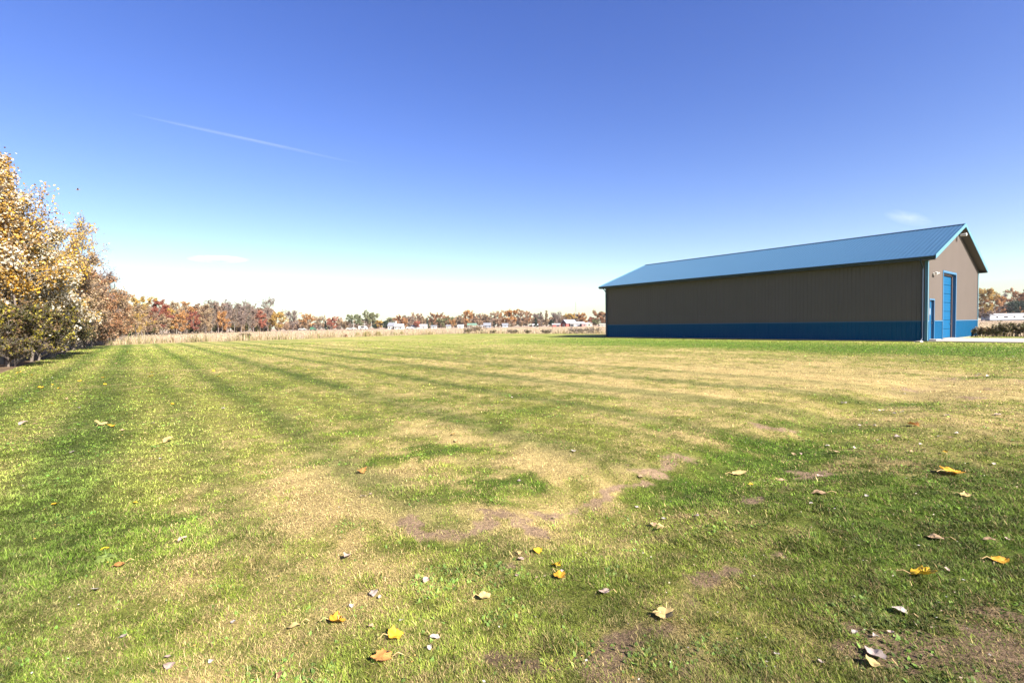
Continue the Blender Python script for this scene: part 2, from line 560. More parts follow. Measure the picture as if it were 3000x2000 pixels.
def lawn_colour(x, y):
    tan, dirt, lush, stripe = lawn_masks(x, y)
    c = C_GRN[None] * np.ones((len(x), 1))
    lt = np.array([.33, .33, .08])
    mixn = fbm(x * .35, y * .35, 3, 91)
    c = c + (lt - C_GRN)[None] * (.50 + (mixn - .5) * .9).clip(0, 1)[:, None]
    c = c * (1 - lush[:, None]) + C_LUSH[None] * lush[:, None]
    c = c * (1 - .92 * tan[:, None]) + C_TAN[None] * .92 * tan[:, None]
    c = c * (1.14 - .70 * stripe[:, None] * np.array([[1, .8, 1]]))
    dk = (.58 + .42 * sstep(2.2, 3.1, y) + .25 * (fbm(x * 15, y * 15, 3, 161) - .5))[:, None]
    c = c * (1 - dirt[:, None]) + C_DIRT[None] * dk * dirt[:, None]
    return c, tan, dirt, lush, stripe


def build_ground():
    a_dense = np.radians(np.arange(-62, 62.01, .14))
    a_rest = np.radians(np.arange(66, 297.9, 4.0))
    ang = np.concatenate([a_dense, a_rest])
    r = [0.05, .3, .6, .9, 1.2]
    while r[-1] < 2500:
        q = r[-1]
        if q < 12:
            st = max(.03, q * q / 614 * 1.2)
        elif q < 110:
            st = max(.25, min(.55, q * q / 614 * .8))
        else:
            st = q * .03
        r.append(q + st)
    r = np.array(r)
    na, nr = len(ang), len(r)
    A, Rr = np.meshgrid(ang, r)
    x = (Rr * np.sin(A)).ravel()
    y = (Rr * np.cos(A)).ravel()
    z = height(x, y)
    lawn_in = inside(LAWN, x, y)
    col = np.zeros((len(x), 3))
    c, *_ = lawn_colour(x, y)
    s_ = x * VX + y * VY
    t_ = x * UX + y * UY
    # field: pale stubble with rows along the barn axis, pinkish further out
    n = fbm(s_ * .06, t_ * .01, 4, 101)
    n2 = fbm(x * .3, y * .3, 4, 103)
    fd = np.array([.44, .34, .215])[None] * (1 + (n[:, None] - .5) * .45 + (n2[:, None] - .5) * .35)
    fd = fd * (1 + .10 * np.sin(s_ * 2.2)[:, None] * (np.hypot(x, y) < 160)[:, None])
    rr = np.hypot(x, y)
    w = sstep(95, 230, rr)[:, None]
    fd = fd * (1 - w) + np.array([.41, .305, .215])[None] * (1 + (n[:, None] - .5) * .5) * w
    # leaf litter under the trees on the left
    lit = np.array([.17, .115, .065])[None] * (1 + (fbm(x * 2, y * 2, 3, 107)[:, None] - .5))
    wl = ((s_ < LEFT_S + 1.2) & (rr < 160))[:, None]
    fd = np.where(wl, lit, fd)
    ed = edge_dist(EDGE, x, y)
    depth_shade = 1 - (.42 - .28 * lawn_masks(x, y)[0][:, None]) * (1 - sstep(14, 40, rr))[:, None] * np.array([[.85, 1, 1]])  # painted depth: near ground darkened as shade between the blades
    dm = lawn_masks(x, y)[1][:, None]
    c = c * (depth_shade * (1 - dm) + dm)
    col = np.where(lawn_in[:, None], c, fd)
    idx = np.arange(na * nr).reshape(nr, na)
    nxt = np.roll(idx, -1, axis=1)
    q = np.stack([idx[:-1], nxt[:-1], nxt[1:], idx[1:]], -1).reshape(-1, 4)
    # orientation up
    q = q[:, ::-1]
    isl = lawn_in[q].sum(1) >= 2
    for name, sel, m in (('lawn', isl, M_LAWN), ('harvested_field', ~isl, M_FIELD)):
        qs = q[sel]
        used, inv = np.unique(qs, return_inverse=True)
        o = np_mesh(name, np.stack([x, y, z], 1)[used], inv.ravel(), np.full(len(qs), 4), m, colors=col[used], smooth=True)
        if name == 'lawn':
            tag(o, 'mown green and straw coloured lawn with mowing stripes', 'lawn', kind='structure')
        else:
            tag(o, 'pale harvested field beyond the lawn', 'field', kind='structure')


build_ground()


# ------------------------------------------------------------------ grass blades
def blades(n, seed, ymin, rmax, hmul=1.0):
    rs = np.random.RandomState(seed)
    px = rs.uniform(-260, 3260, n)
    hz = 953 - .014 * (px - 1500)
    py = hz + ymin + (2130 - hz - ymin) * rs.uniform(0, 1, n) ** 1.15
    d = np.stack([(px - 1500) / F, -(py - 1000) / F, -np.ones(n)])
    w = R3 @ d
    t = -EYE / w[2]
    x, y = w[0] * t, w[1] * t
    keep = inside(LAWN, x, y) & (np.hypot(x, y) < rmax)
    # not on the concrete drive nor in the barn
    lx = (x - BN[0]) * (-UX) + (y - BN[1]) * (-UY)
    ly = (x - BN[0]) * VX + (y - BN[1]) * VY
    keep &= ~((ly > -.02) & (ly < 13.3) & (lx < .05) & (lx > -24)) & ~((ly > 0) & (ly < 7.0) & (lx > -.2))
    x, y = x[keep], y[keep]
    tan, dirt, lush, stripe = lawn_masks(x, y)
    gap = sstep(.30, .46, fbm(x * 7.5, y * 7.5, 3, 139))
    k2 = (rs.uniform(0, 1, len(x)) > dirt * (.96 - .35 * fbm(x * 9, y * 9, 2, 143))) & (rs.uniform(0, 1, len(x)) < .16 + .84 * np.maximum(gap, tan * .8))
    x, y, tan, dirt, lush, stripe = [q[k2] for q in (x, y, tan, dirt, lush, stripe)]
    n = len(x)
    r = np.hypot(x, y)
    z = height(x, y)
    az = fbm(x * 6, y * 6, 2, 133) * 10 + rs.normal(0, 2.0, n)
    dead = rs.uniform(0, 1, n) < np.clip(.20 + .78 * tan, 0, 1)
    weed = (rs.uniform(0, 1, n) < .10 * sstep(.58, .74, fbm(x * 3.3, y * 3.3, 3, 137)) + .004) & ~dead
    hgt = rs.gamma(5, .0026, n) * hmul * (1 + .15 * lush - .12 * tan)
    # tufts: taller clumps
    tuft = sstep(.62, .8, fbm(x * 4.5, y * 4.5, 2, 131))
    hgt *= (1 + .55 * tuft)
    lean = rs.uniform(.5, 1.75, n) + .25 * dead
    wid = np.maximum(.0019, r * .00085) * rs.uniform(.7, 1.5, n)
    wid = np.where(weed, np.maximum(.008, wid * 2.0) * rs.uniform(.8, 1.4, n), wid)
    hgt = np.maximum(hgt, r * .0010)
    hgt = np.where(weed, np.minimum(hgt, .022), hgt)
    lean = np.where(weed, rs.uniform(.7, 1.45, n), lean)
    L = hgt * 1.28
    dx, dy = np.cos(az), np.sin(az)
    sx, sy = -dy, dx
    base = np.stack([x, y, z - .004], 1)
    s = np.stack([sx, sy, np.zeros(n)], 1) * (wid / 2)[:, None]
    m1 = base + np.stack([dx * np.sin(lean * .75), dy * np.sin(lean * .75), np.cos(lean * .75)], 1) * (L * .5)[:, None]
    tip = m1 + np.stack([dx * np.sin(lean), dy * np.sin(lean), np.cos(lean)], 1) * (L * .5)[:, None]
    wide = np.where(weed, 1.5, .85)[:, None]
    V = np.stack([base - s, base + s, m1 + s * wide, m1 - s * wide, tip], 1).reshape(-1, 3)
    i0 = np.arange(n) * 5
    quad = np.stack([i0, i0 + 1, i0 + 2, i0 + 3], 1)
    tri = np.stack([i0 + 3, i0 + 2, i0 + 4], 1)
    flat = np.concatenate([quad.ravel(), tri.ravel()])
    cnt = np.concatenate([np.full(n, 4), np.full(n, 3)])
    g0 = np.array([.32, .37, .05])
    g1 = np.array([.17, .245, .028])
    g2 = np.array([.50, .51, .12])
    straw = np.array([.74, .58, .25])
    straw2 = np.array([.54, .40, .17])
    k = rs.uniform(0, 1, n)[:, None]
    mixn = fbm(x * .35, y * .35, 3, 91)[:, None]
    green = g1 * (1 - k) + g0 * k
    wl = np.clip((mixn - .35) * 2.2, 0, 1) * (1 - .8 * lush[:, None])
    green = green * (1 - wl * .75) + g2 * wl * .75
    green = np.where(weed[:, None], np.array([.19, .33, .065]) * (.75 + .6 * k), green)
    lm = lush[:, None] * .75
    green = green * (1 - lm) + (np.array([.135, .25, .022]) * (.7 + .7 * k)) * lm
    dd = straw * k + straw2 * (1 - k)
    old = (rs.uniform(0, 1, n) < .30 + .25 * lush)[:, None]
    dd = np.where(old, np.array([.34, .23, .12]) * (.7 + .6 * k), dd)
    deep = sstep(.2, 1.2, x / np.maximum(y, .5) + 1.6 / np.maximum(y, .8) - .25) * (1 - sstep(4, 7, y))  # painted darkening of near right blades, stands in for vignetting and shadow
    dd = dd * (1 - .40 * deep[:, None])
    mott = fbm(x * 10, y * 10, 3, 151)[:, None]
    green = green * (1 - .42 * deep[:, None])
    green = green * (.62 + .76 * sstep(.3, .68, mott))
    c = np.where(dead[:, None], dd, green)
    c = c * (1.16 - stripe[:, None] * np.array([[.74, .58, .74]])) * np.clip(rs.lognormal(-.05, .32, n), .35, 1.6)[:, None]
    cc = np.repeat(c, 5, axis=0)
    # roots darker brown-green as in real turf, tips drier
    cc = cc.reshape(-1, 5, 3)
    cc[:, 4] = cc[:, 4] * .7 + np.array([.5, .42, .22]) * .3
    return V, flat, cnt, cc.reshape(-1, 3)


BN = gnd(2715, 1001)      # near corner of the barn
V, fl, cn, cc = blades(2500000, 5, 26, 46)
tag(np_mesh('lawn_grass', V, fl, cn, M_BLADE, colors=cc), 'short mown grass blades, part green and part dry straw', 'grass', kind='stuff')
print('blades', len(V) // 5)

# far edge weeds and stubble ----------------------------------------------------------------
def stalks(name, x, y, h, w, colr, label, cat, rs, kind='stuff', lean=.35, loc=None, group=None):
    n = len(x)
    z = np.zeros(n) - .01
    az = rs.uniform(0, 2 * math.pi, n)
    ln = np.abs(rs.normal(0, lean, n))
    fa = rs.uniform(0, math.pi, n)
    s = np.stack([np.cos(fa), np.sin(fa), np.zeros(n)], 1) * (w / 2)[:, None]
    b = np.stack([x, y, z], 1)
    d1 = np.stack([np.cos(az) * np.sin(ln * .5), np.sin(az) * np.sin(ln * .5), np.cos(ln * .5)], 1)
    d2 = np.stack([np.cos(az) * np.sin(ln * 1.5), np.sin(az) * np.sin(ln * 1.5), np.cos(ln * 1.5)], 1)
    m = b + d1 * (h * .55)[:, None]
    t = m + d2 * (h * .45)[:, None]
    if loc is not None:
        for q in (b, m, t):
            q -= np.array(loc)[None]
    V = np.stack([b - s, b + s, m + s, m - s, t], 1).reshape(-1, 3)
    i0 = np.arange(n) * 5
    flat = np.concatenate([np.stack([i0, i0 + 1, i0 + 2, i0 + 3], 1).ravel(), np.stack([i0 + 3, i0 + 2, i0 + 4], 1).ravel()])
    cnt = np.concatenate([np.full(n, 4), np.full(n, 3)])
    o = np_mesh(name, V, flat, cnt, M_BLADE, colors=np.repeat(colr, 5, axis=0))
    if loc is not None:
        o.location = loc
    return tag(o, label, cat, group, kind)


def pick(rs, n, pal):
    pal = np.array(pal)
    a = pal[rs.randint(0, len(pal), n)]
    return a * rs.uniform(.75, 1.2, n)[:, None]


rs = np.random.RandomState(12)
xs, ys, hs, ws, cs = [], [], [], [], []
for i in range(len(EDGE) - 1):
    a, b = np.array(EDGE[i]), np.array(EDGE[i + 1])
    Ln = np.linalg.norm(b - a)
    n = int(Ln * 170)
    t = rs.uniform(0, 1, n)
    p = a[None] + (b - a)[None] * t[:, None]
    off = rs.gamma(2, .8, n)
    nrm = np.array([-(b - a)[1], (b - a)[0]]) / Ln
    mid = (a + b) / 2
    if inside(LAWN, np.array([mid[0] + nrm[0]]), np.array([mid[1] + nrm[1]]))[0]:
        nrm = -nrm
    p = p + nrm[None] * off[:, None]
    cl = fbm(p[:, 0] * .5, p[:, 1] * .5, 3, 141)
    kp = rs.uniform(0, 1, n) < np.clip((cl - .3) * 3, .12, 1)
    p, cl, t = p[kp], cl[kp], t[kp]
    n = len(p)
    xs.append(p[:, 0]); ys.append(p[:, 1])
    hs.append(rs.gamma(4, .085, n) * (.5 + 1.2 * np.clip((cl - .35) * 3, 0, 1)))
    ws.append(rs.uniform(.015, .05, n))
    cs.append(np.where((rs.uniform(0, 1, n) < .3)[:, None], pick(rs, n, [(.22, .24, .08), (.16, .17, .06)]), pick(rs, n, [(.55, .42, .24), (.42, .30, .16), (.62, .50, .32)])))
stalks('dry_weeds', np.concatenate(xs), np.concatenate(ys), np.concatenate(hs), np.concatenate(ws), np.concatenate(cs),
       'ragged strip of dry straw weeds along the far edge of the lawn', 'weeds', rs)
# stubble of the harvested field
n = 60000
rr = 55 + 190 * rs.uniform(0, 1, n) ** 1.3
aa = rs.uniform(-.86, .98, n)
x, y = rr * np.sin(aa), rr * np.cos(aa)
kp = ~inside(LAWN, x, y) & (edge_dist(EDGE, x, y) > 1.5) & ((x * VX + y * VY) > LEFT_S + 2)
x, y = x[kp], y[kp]
n = len(x)
stalks('corn_stubble', x, y, rs.uniform(.08, .32, n), rs.uniform(.02, .06, n) * np.clip(np.hypot(x, y) / 80, 1, 3), pick(rs, n, [(.60, .47, .30), (.48, .36, .23), (.66, .54, .38)]),
       'short straw stubble over the harvested field', 'stubble', rs)


# ------------------------------------------------------------------ barn
def build_barn():
    L, W, HW, HR, PX = 23.7, 13.2, 4.72, 7.06, .0
    root = empty('pole_barn', (BN[0], BN[1], 0), math.atan2(-UY, -UX))
    tag(root, 'long taupe metal pole barn with blue roof, blue wainscot and tall blue overhead door', 'barn')
    slope = (HR - HW) / (W / 2)
    top = lambda yy: HW + slope * min(yy, W - yy)
    zb, zw = .06, 1.17
    P = .2286

    def profile(length, pitch=P, rib=.022):
        """(distance, outward) points of a ribbed sheet"""
        pts = [(0, 0)]
        k = 0
        while True:
            c = k * pitch + pitch * .5
            if c + .03 > length:
                break
            pts += [(c - .028, 0), (c - .014, rib), (c + .014, rib), (c + .028, 0)]
            if length > 1:
                pts += [(c + .09, 0), (c + .095, .004), (c + .105, .004), (c + .11, 0)]
            k += 1
        pts = [p for p in pts if p[0] < length] + [(length, 0)]
        return pts

    def wall(mb, length, to3, z0, z1fn, holes=(), rib=.022):
        pts = profile(length, P, rib)
        for (a, oa), (b, ob) in zip(pts[:-1], pts[1:]):
            if b - a < 1e-5:
                continue
            m = (a + b) / 2
            segs = [(z0, None)]
            for (h0, h1, hz0, hz1) in holes:
                if h0 < m < h1:
                    new = []
                    for (s0, s1) in segs:
                        if s1 is None:
                            if hz0 > s0 + .01:
                                new.append((s0, hz0))
                            new.append((max(s0, hz1), None))
                        else:
                            new.append((s0, s1))
                    segs = new
            for (s0, s1) in segs:
                ta = z1fn(a) if s1 is None else s1
                tb = z1fn(b) if s1 is None else s1
                if ta <= s0 + .005 and tb <= s0 + .005:
                    continue
                mb.add([to3(a, oa, s0), to3(b, ob, s0), to3(b, ob, tb), to3(a, oa, ta)], [(0, 1, 2, 3)])

    near = lambda d, o, z: (-L + d, -o, z)
    back = lambda d, o, z: (-d, W + o, z)
    gab = lambda d, o, z: (o, d, z)
    gab2 = lambda d, o, z: (-L - o, W - d, z)
    DH = (3.40, 6.50, 0, 4.08)      # overhead door hole
    MH = (.42, 1.38, 0, 2.36)       # entry door hole
    up = MB()
    lo = MB()
    wall(up, L, near, zw, lambda d: HW, rib=.036)
    wall(up, L, back, zw, lambda d: HW)
    wall(up, W, gab, zw, top, (DH, MH))
    wall(up, W, gab2, zw, top)
    up.build('siding', M_SIDING, root)
    wall(lo, L, near, zb, lambda d: zw, rib=.036)
    wall(lo, L, back, zb, lambda d: zw)
    wcut = lambda d: zw
    wall(lo, W, gab, zb, wcut, ((DH[0], DH[1], 0, 9), (MH[0], MH[1], 0, 9)))
    wall(lo, W, gab2, zb, wcut)
    lo.build('wainscot', M_WAINS, root)
    # ledge trim between the two sheets
    t = MB()
    t.box(-L, 0, -.042, -.001, zw - .03, zw + .02)
    for (a, b) in ((0, MH[0] - .12), (MH[1] + .12, DH[0] - .12), (DH[1] + .12, W)):
        if b > a:
            t.box(.001, .034, a, b, zw - .03, zw + .02)
    t.build('wainscot_ledge', M_TRIM, root)
    # concrete footing
    f = MB()
    f.box(-L + .03, -.03, .03, W - .03, -.25, .075)
    f.build('foundation', M_CONC, root)
    # dark inside lining so nothing shows through gaps
    # corner trims
    for (cx, cy, sx, sy, mm) in ((0, 0, 1, -1, M_TEAL), (0, W, 1, 1, M_TEAL), (-L, 0, -1, -1, M_DARK), (-L, W, -1, 1, M_DARK)):
        c = MB()
        x0, x1 = sorted((cx + sx * .036, cx - sx * .10))
        y0, y1 = sorted((cy + sy * .036, cy + sy * .024))
        c.box(x0, x1, y0, y1, zb, HW - .02)
        x0, x1 = sorted((cx + sx * .036, cx + sx * .024))
        y0, y1 = sorted((cy + sy * .024, cy - sy * .10))
        c.box(x0, x1, y0, y1, zb, HW - .02)
        c.build('corner_trim', mm, root)
    # roof: two ribbed sheets with ribs running from ridge to eave
    OG, OE = .42, .45            # overhang at gable / eaves
    zr = HR + .20
    rf = MB()
    length = L + 2 * OG
    eaves = []
    for sgn in (-1, 1):
        ye = W / 2 + sgn * (W / 2 + OE)
        ze = zr - slope * (W / 2 + OE)
        eaves.append((ye, ze))
        nrm = np.array([0, sgn * slope, 1.0])
        nrm /= np.linalg.norm(nrm)
        pts = profile(length, P, .024)
        for (a, oa), (b, ob) in zip(pts[:-1], pts[1:]):
            xa, xb = -L - OG + a, -L - OG + b
            R_ = np.array([0, W / 2, zr])
            E0 = np.array([0, ye, ze])
            vs = [np.array([xa, 0, 0]) + R_ + nrm * oa, np.array([xb, 0, 0]) + R_ + nrm * ob, np.array([xb, 0, 0]) + E0 + nrm * ob, np.array([xa, 0, 0]) + E0 + nrm * oa]
            rf.add(vs, [(0, 1, 2, 3) if sgn > 0 else (3, 2, 1, 0)])
        # underside sheet 3 cm below
        xa, xb = -L - OG, OG
        d = np.array([0, 0, -.03])
        rf.add([np.array([xa, W / 2, zr]) + d, np.array([xb, W / 2, zr]) + d, np.array([xb, ye, ze]) + d, np.array([xa, ye, ze]) + d], [(0, 1, 2, 3)])
    roof = rf.build('roof', M_ROOF, root)
    rc = MB()
    for sgn in (-1, 1):
        y1 = W / 2 + sgn * .18
        z1 = zr - slope * .18 + .035
        rc.add([(-L - OG - .01, W / 2, zr + .045), (OG + .01, W / 2, zr + .045), (OG + .01, y1, z1), (-L - OG - .01, y1, z1)], [(0, 1, 2, 3)])
        rc.add([(-L - OG - .01, y1, z1), (OG + .01, y1, z1), (OG + .01, y1, z1 - .03), (-L - OG - .01, y1, z1 - .03)], [(0, 1, 2, 3)])
    rc.build('ridge_cap', M_DARK, roof)
    # rake trim boards at both gable ends
    for (xo, side) in ((OG, 1), (-L - OG, -1)):
        for sgn in (-1, 1):
            ye, ze = eaves[0] if sgn < 0 else eaves[1]
            k = MB()
            x0, x1 = (xo - .005, xo + .03) if side > 0 else (xo - .03, xo + .005)
            a = (x0, W / 2, zr + .05)
            k.prism([(x0, W / 2, zr + .055), (x0, ye, ze + .055), (x0, ye, ze - .17), (x0, W / 2, zr - .17)], (x1 - x0, 0, 0))
            k.build('rake_trim', M_TEAL, roof)
    # gable soffits following the slope
    for (x0, x1) in ((.03, OG - .006), (-L - OG + .006, -L - .03)):
        s = MB()
        for sgn in (-1, 1):
            ye, ze = eaves[0] if sgn < 0 else eaves[1]
            n = 28
            for i in range(n):
                t0, t1 = i / n, (i + 1) / n - .08 / n
                ya, yb = W / 2 + (ye - W / 2) * t0, W / 2 + (ye - W / 2) * t1
                za, zb_ = zr + (ze - zr) * t0 - .15, zr + (ze - zr) * t1 - .15
                s.prism([(x0, ya, za), (x0, yb, zb_), (x0, yb, zb_ + .02), (x0, ya, za + .02)], (x1 - x0, 0, 0))
        s.build('gable_soffit', M_SOFFIT, roof)
    # eave soffit, fascia, gutter
    for (ye, ze), sgn in zip(eaves, (-1, 1)):
        s = MB()
        yw = 0 if sgn < 0 else W
        y0, y1 = sorted((ye, yw + sgn * .03))
        s.box(-L - OG, OG - .01, y0 + .01, y1, ze - .20, ze - .18)
        s.build('eave_soffit', M_SOFFIT, roof)
        g = MB()
        y0, y1 = sorted((ye, ye + sgn * .022))
        g.box(-L - OG, OG, y0, y1, ze - .19, ze - .012)
        g.build('fascia', M_DARK, roof)
        g = MB()
        ya = ye + sgn * .024
        prof = [(0, 0), (0, -.11), (.07, -.11), (.115, -.04), (.115, .0), (.108, .0), (.108, -.036), (.066, -.104), (.006, -.104), (.006, 0)]
        g.prism([(-L - OG, ya + sgn * p, ze - .02 + q) for p, q in prof], (length, 0, 0))
        g.build('gutter', M_DARK, root)
    # downspouts with elbows on the long side
    ye, ze = eaves[0]
    for xd in (-L + .16, -.20):
        d = MB()
        d.tube([(xd, ye - .06, ze - .12), (xd, ye - .06, ze - .24), (xd, -.12, ze - .58), (xd, -.075, ze - .72), (xd, -.075, .22), (xd, -.12, .12), (xd, -.38, .07)], .042, 8)
        d.build('downspout', M_DARK, root, smooth=True)
    # overhead door in its recess
    a, b, _, c = DH
    fr = MB()
    fr.box(.001, .03, a - .12, a, .07, c + .12)
    fr.box(.001, .03, b, b + .12, .07, c + .12)
    fr.box(.001, .03, a, b, c, c + .12)
    fr.box(-.14, .001, a - .01, a, .07, c)          # reveals
    fr.box(-.14, .001, b, b + .01, .07, c)
    fr.box(-.14, .001, a, b, c, c + .01)
    fr.build('door_frame', M_TRIM, root)
    jb = MB()
    jb.box(-.25, -.141, a - .02, a + .09, .07, c)
    jb.box(-.25, -.141, b - .09, b + .02, .07, c)
    jb.box(-.25, -.141, a + .09, b - .09, c - .12, c + .01)
    jb.build('door_jamb', M_JAMB, root)
    od = empty('overhead_door')
    od.parent = root
    nsec = 7
    hsec = (c - .12 - .08) / nsec
    for i in range(nsec):
        z0 = .08 + i * hsec
        p = MB()
        pr = [(0, .006), (.008, .012), (.02, .03), (.02, hsec * .30), (.012, hsec * .33), (.02, hsec * .36), (.02, hsec * .64), (.012, hsec * .67), (.02, hsec * .70), (.02, hsec - .03), (.008, hsec - .012), (0, hsec - .006)]
        pts = [(-.235 + o, a + .09, z0 + q) for o, q in pr] + [(-.27, a + .09, z0 + hsec - .006), (-.27, a + .09, z0 + .006)]
        p.prism(pts, (0, b - a - .18, 0))
        p.build('door_panel', M_WAINS if i % 2 else M_WAINS, od)
    hd = MB()
    hd.box(-.212, -.17, b - .30, b - .16, .95, .99)
    hd.tube([(-.17, b - .28, .97), (-.15, b - .28, .97), (-.15, b - .18, .97), (-.17, b - .18, .97)], .012, 6)
    hd.build('handle', M_METAL, od)
    # entry door
    a, b, _, c = MH
    fr = MB()
    fr.box(.001, .03, a - .08, a, .09, c + .08)
    fr.box(.001, .03, b, b + .08, .09, c + .08)
    fr.box(.001, .03, a, b, c, c + .08)
    fr.box(-.10, .001, a - .01, a, .09, c)
    fr.box(-.10, .001, b, b + .01, .09, c)
    fr.box(-.10, .001, a, b, c, c + .01)
    fr.build('door_frame', M_TRIM, root)
    ed = MB()
    ed.box(-.15, -.10, a + .04, b - .04, .13, c - .04)
    ed.box(-.10, -.092, a + .14, b - .14, .3, 1.0)
    ed.box(-.10, -.092, a + .14, b - .14, 1.12, c - .16)
    door = ed.build('entry_door', M_WAINS, root)
    jb = MB()
    jb.box(-.15, -.101, a - .01, a + .04, .13, c)
    jb.box(-.15, -.101, b - .04, b + .01, .13, c)
    jb.box(-.15, -.101, a + .04, b - .04, c - .04, c)
    jb.build('door_jamb', M_JAMB, root)
    no = MB()
    no.box(-.092, -.088, a + .30, a + .62, 1.52, 1.90)
    note = no.build('notice', M_PAPER, door)
    no = MB()
    for k in range(4):
        no.box(-.088, -.0865, a + .34, a + .56 - .04 * (k % 2), 1.58 + .06 * k, 1.60 + .06 * k)
    no.build('notice_print', M_REDINK, note)
    h = MB()
    h.tube([(-.10, b - .13, 1.05), (-.03, b - .13, 1.05)], .022, 8)
    h.tube([(-.035, b - .13, 1.05), (-.035, b - .26, 1.05)], .012, 8)
    h.tube([(-.10, b - .13, 1.20), (-.06, b - .13, 1.20)], .028, 8)
    h.build('handle', M_METAL, door, smooth=False)
    st = MB()
    st.box(-.12, .34, a - .06, b + .06, .0, .125)
    st.build('door_step', M_CONC, root)
    th = MB()
    th.box(-.3, .12, DH[0], DH[1], 0, .068)
    th.build('door_threshold', M_CONC, root)
    # inside walls behind door recesses
    # twin-head flood light
    fl = MB()
    fl.tube([(.0, 1.12, 3.86), (.05, 1.12, 3.86)], .06, 12)
    base = fl.build('flood_light', M_WHITE, root)
    for s in (-1, 1):
        f2 = MB()
        f2.tube([(.05, 1.12, 3.86), (.11, 1.12 + s * .07, 3.90), (.13, 1.12 + s * .09, 3.93), (.24, 1.12 + s * .13, 3.86)], [.015, .015, .05, .075], 12)
        f2.build('lamp_head', M_WHITE, base, smooth=False)
    # yard light on an arm under the peak
    yl = MB()
    yl.box(.024, .05, 6.38, 6.46, 6.30, 6.36)
    yl.tube([(.055, 6.42, 6.18), (.055, 6.42, 6.56), (.075, 6.42, 6.60), (.34, 6.42, 6.63)], .018, 8)
    arm = yl.build('light_arm', M_DARK, root)
    y2 = MB()
    y2.tube([(.20, 6.42, 6.56), (.22, 6.42, 6.56), (.50, 6.42, 6.58), (.52, 6.42, 6.58)], [.05, .075, .10, .085], 12)
    y2.build('lamp_head', M_WHITE, arm, smooth=False)
    # splash block by the near corner
    sb = MB()
    sb.prism([(-.34, -.95, .0), (-.06, -.95, .0), (-.10, -.95, .07), (-.30, -.95, .07)], (0, .6, 0))
    o = sb.build('splash_block', M_CONC)
    o.location = root.location
    o.rotation_euler = root.rotation_euler
    tag(o, 'small pale splash block under the downspout at the near barn corner', 'splash block')
    # concrete drive running out from the gable end
    dr = MB()
    for i in range(7):
        dr.box(.002 + i * 4.0, 3.985 + i * 4.0, -.0, 6.9, -.1, .05)
    o = dr.build('driveway', M_CONC)
    o.location = root.location
    o.rotation_euler = root.rotation_euler
    tag(o, 'pale concrete driveway slab in front of the barn doors', 'driveway', kind='structure')
    return root


build_barn()

# ------------------------------------------------------------------ trees
PAL = {
    'poplar': [(.60, .57, .50), (.34, .22, .11), (.56, .38, .10), (.66, .38, .05), (.42, .30, .13), (.66, .62, .54), (.50, .30, .06)],
    'silver': [(.72, .69, .62), (.62, .58, .50), (.46, .30, .12), (.48, .36, .15), (.56, .36, .08), (.26, .24, .10), (.70, .67, .60)],
    'gold': [(.74, .42, .04), (.70, .46, .08), (.62, .36, .07), (.60, .45, .15)],
    'yellow': [(.72, .46, .05), (.66, .44, .10), (.55, .36, .12)],
    'rust': [(.46, .20, .08), (.54, .25, .10), (.42, .17, .08), (.50, .30, .14)],
    'crimson': [(.38, .08, .05), (.30, .07, .06), (.44, .12, .06)],
    'red': [(.52, .12, .08), (.48, .16, .10), (.56, .18, .10)],
    'orange': [(.64, .30, .08), (.58, .26, .09), (.68, .36, .12)],
    'tan': [(.48, .33, .19), (.42, .29, .18), (.52, .38, .22)],
    'brown': [(.32, .20, .13), (.38, .25, .16), (.28, .18, .13)],
    'mauve': [(.36, .27, .21), (.42, .32, .25), (.30, .22, .17)],
    'pink': [(.48, .32, .21), (.42, .27, .18), (.54, .36, .22)],
    'olive': [(.26, .26, .12), (.32, .30, .15), (.22, .24, .10)],
    'sage': [(.26, .29, .16), (.34, .34, .18), (.20, .24, .12)],
    'pine': [(.045, .085, .05), (.06, .10, .055), (.035, .065, .04)],
    'dark': [(.08, .09, .035), (.12, .12, .04), (.06, .06, .03), (.20, .18, .05), (.30, .22, .08)],
    'under': [(.08, .085, .025), (.15, .13, .03), (.40, .34, .04), (.24, .15, .07), (.11, .085, .04)],
}


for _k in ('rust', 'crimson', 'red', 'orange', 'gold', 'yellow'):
    PAL['far_' + _k] = [tuple(np.array(c) * .84 + np.array([.36, .27, .19]) * .16) for c in PAL[_k]]  # far palettes muted, distance haze painted into the leaf colours
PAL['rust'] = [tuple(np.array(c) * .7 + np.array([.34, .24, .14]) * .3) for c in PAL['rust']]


def rnd_dir(rs, n):
    v = rs.normal(size=(n, 3))
    return v / np.linalg.norm(v, axis=1)[:, None]


def leaf_quads(rs, P, size, pal, clump_id, flat=.0):
    n = len(P)
    a = rnd_dir(rs, n)
    b = np.cross(a, rnd_dir(rs, n))
    b /= (np.linalg.norm(b, axis=1)[:, None] + 1e-9)
    s = size * rs.uniform(.6, 1.35, n)[:, None]
    V = np.stack([P - a * s * .62, P + b * s * .42, P + a * s * .62, P - b * s * .42], 1).reshape(-1, 3)
    pal = np.array(pal)
    w = rs.uniform(0, 1, n)
    own = rs.randint(0, len(pal), n)
    cl = (np.abs(np.sin(clump_id * 12.9898 + 3.1) * 43758.5453) % 1 * len(pal)).astype(int) % len(pal)
    ix = np.where(w < .55, cl, own)
    c = pal[ix] * rs.uniform(.72, 1.22, n)[:, None]
    return V, np.arange(4 * n), np.full(n, 4), np.repeat(c, 4, axis=0)


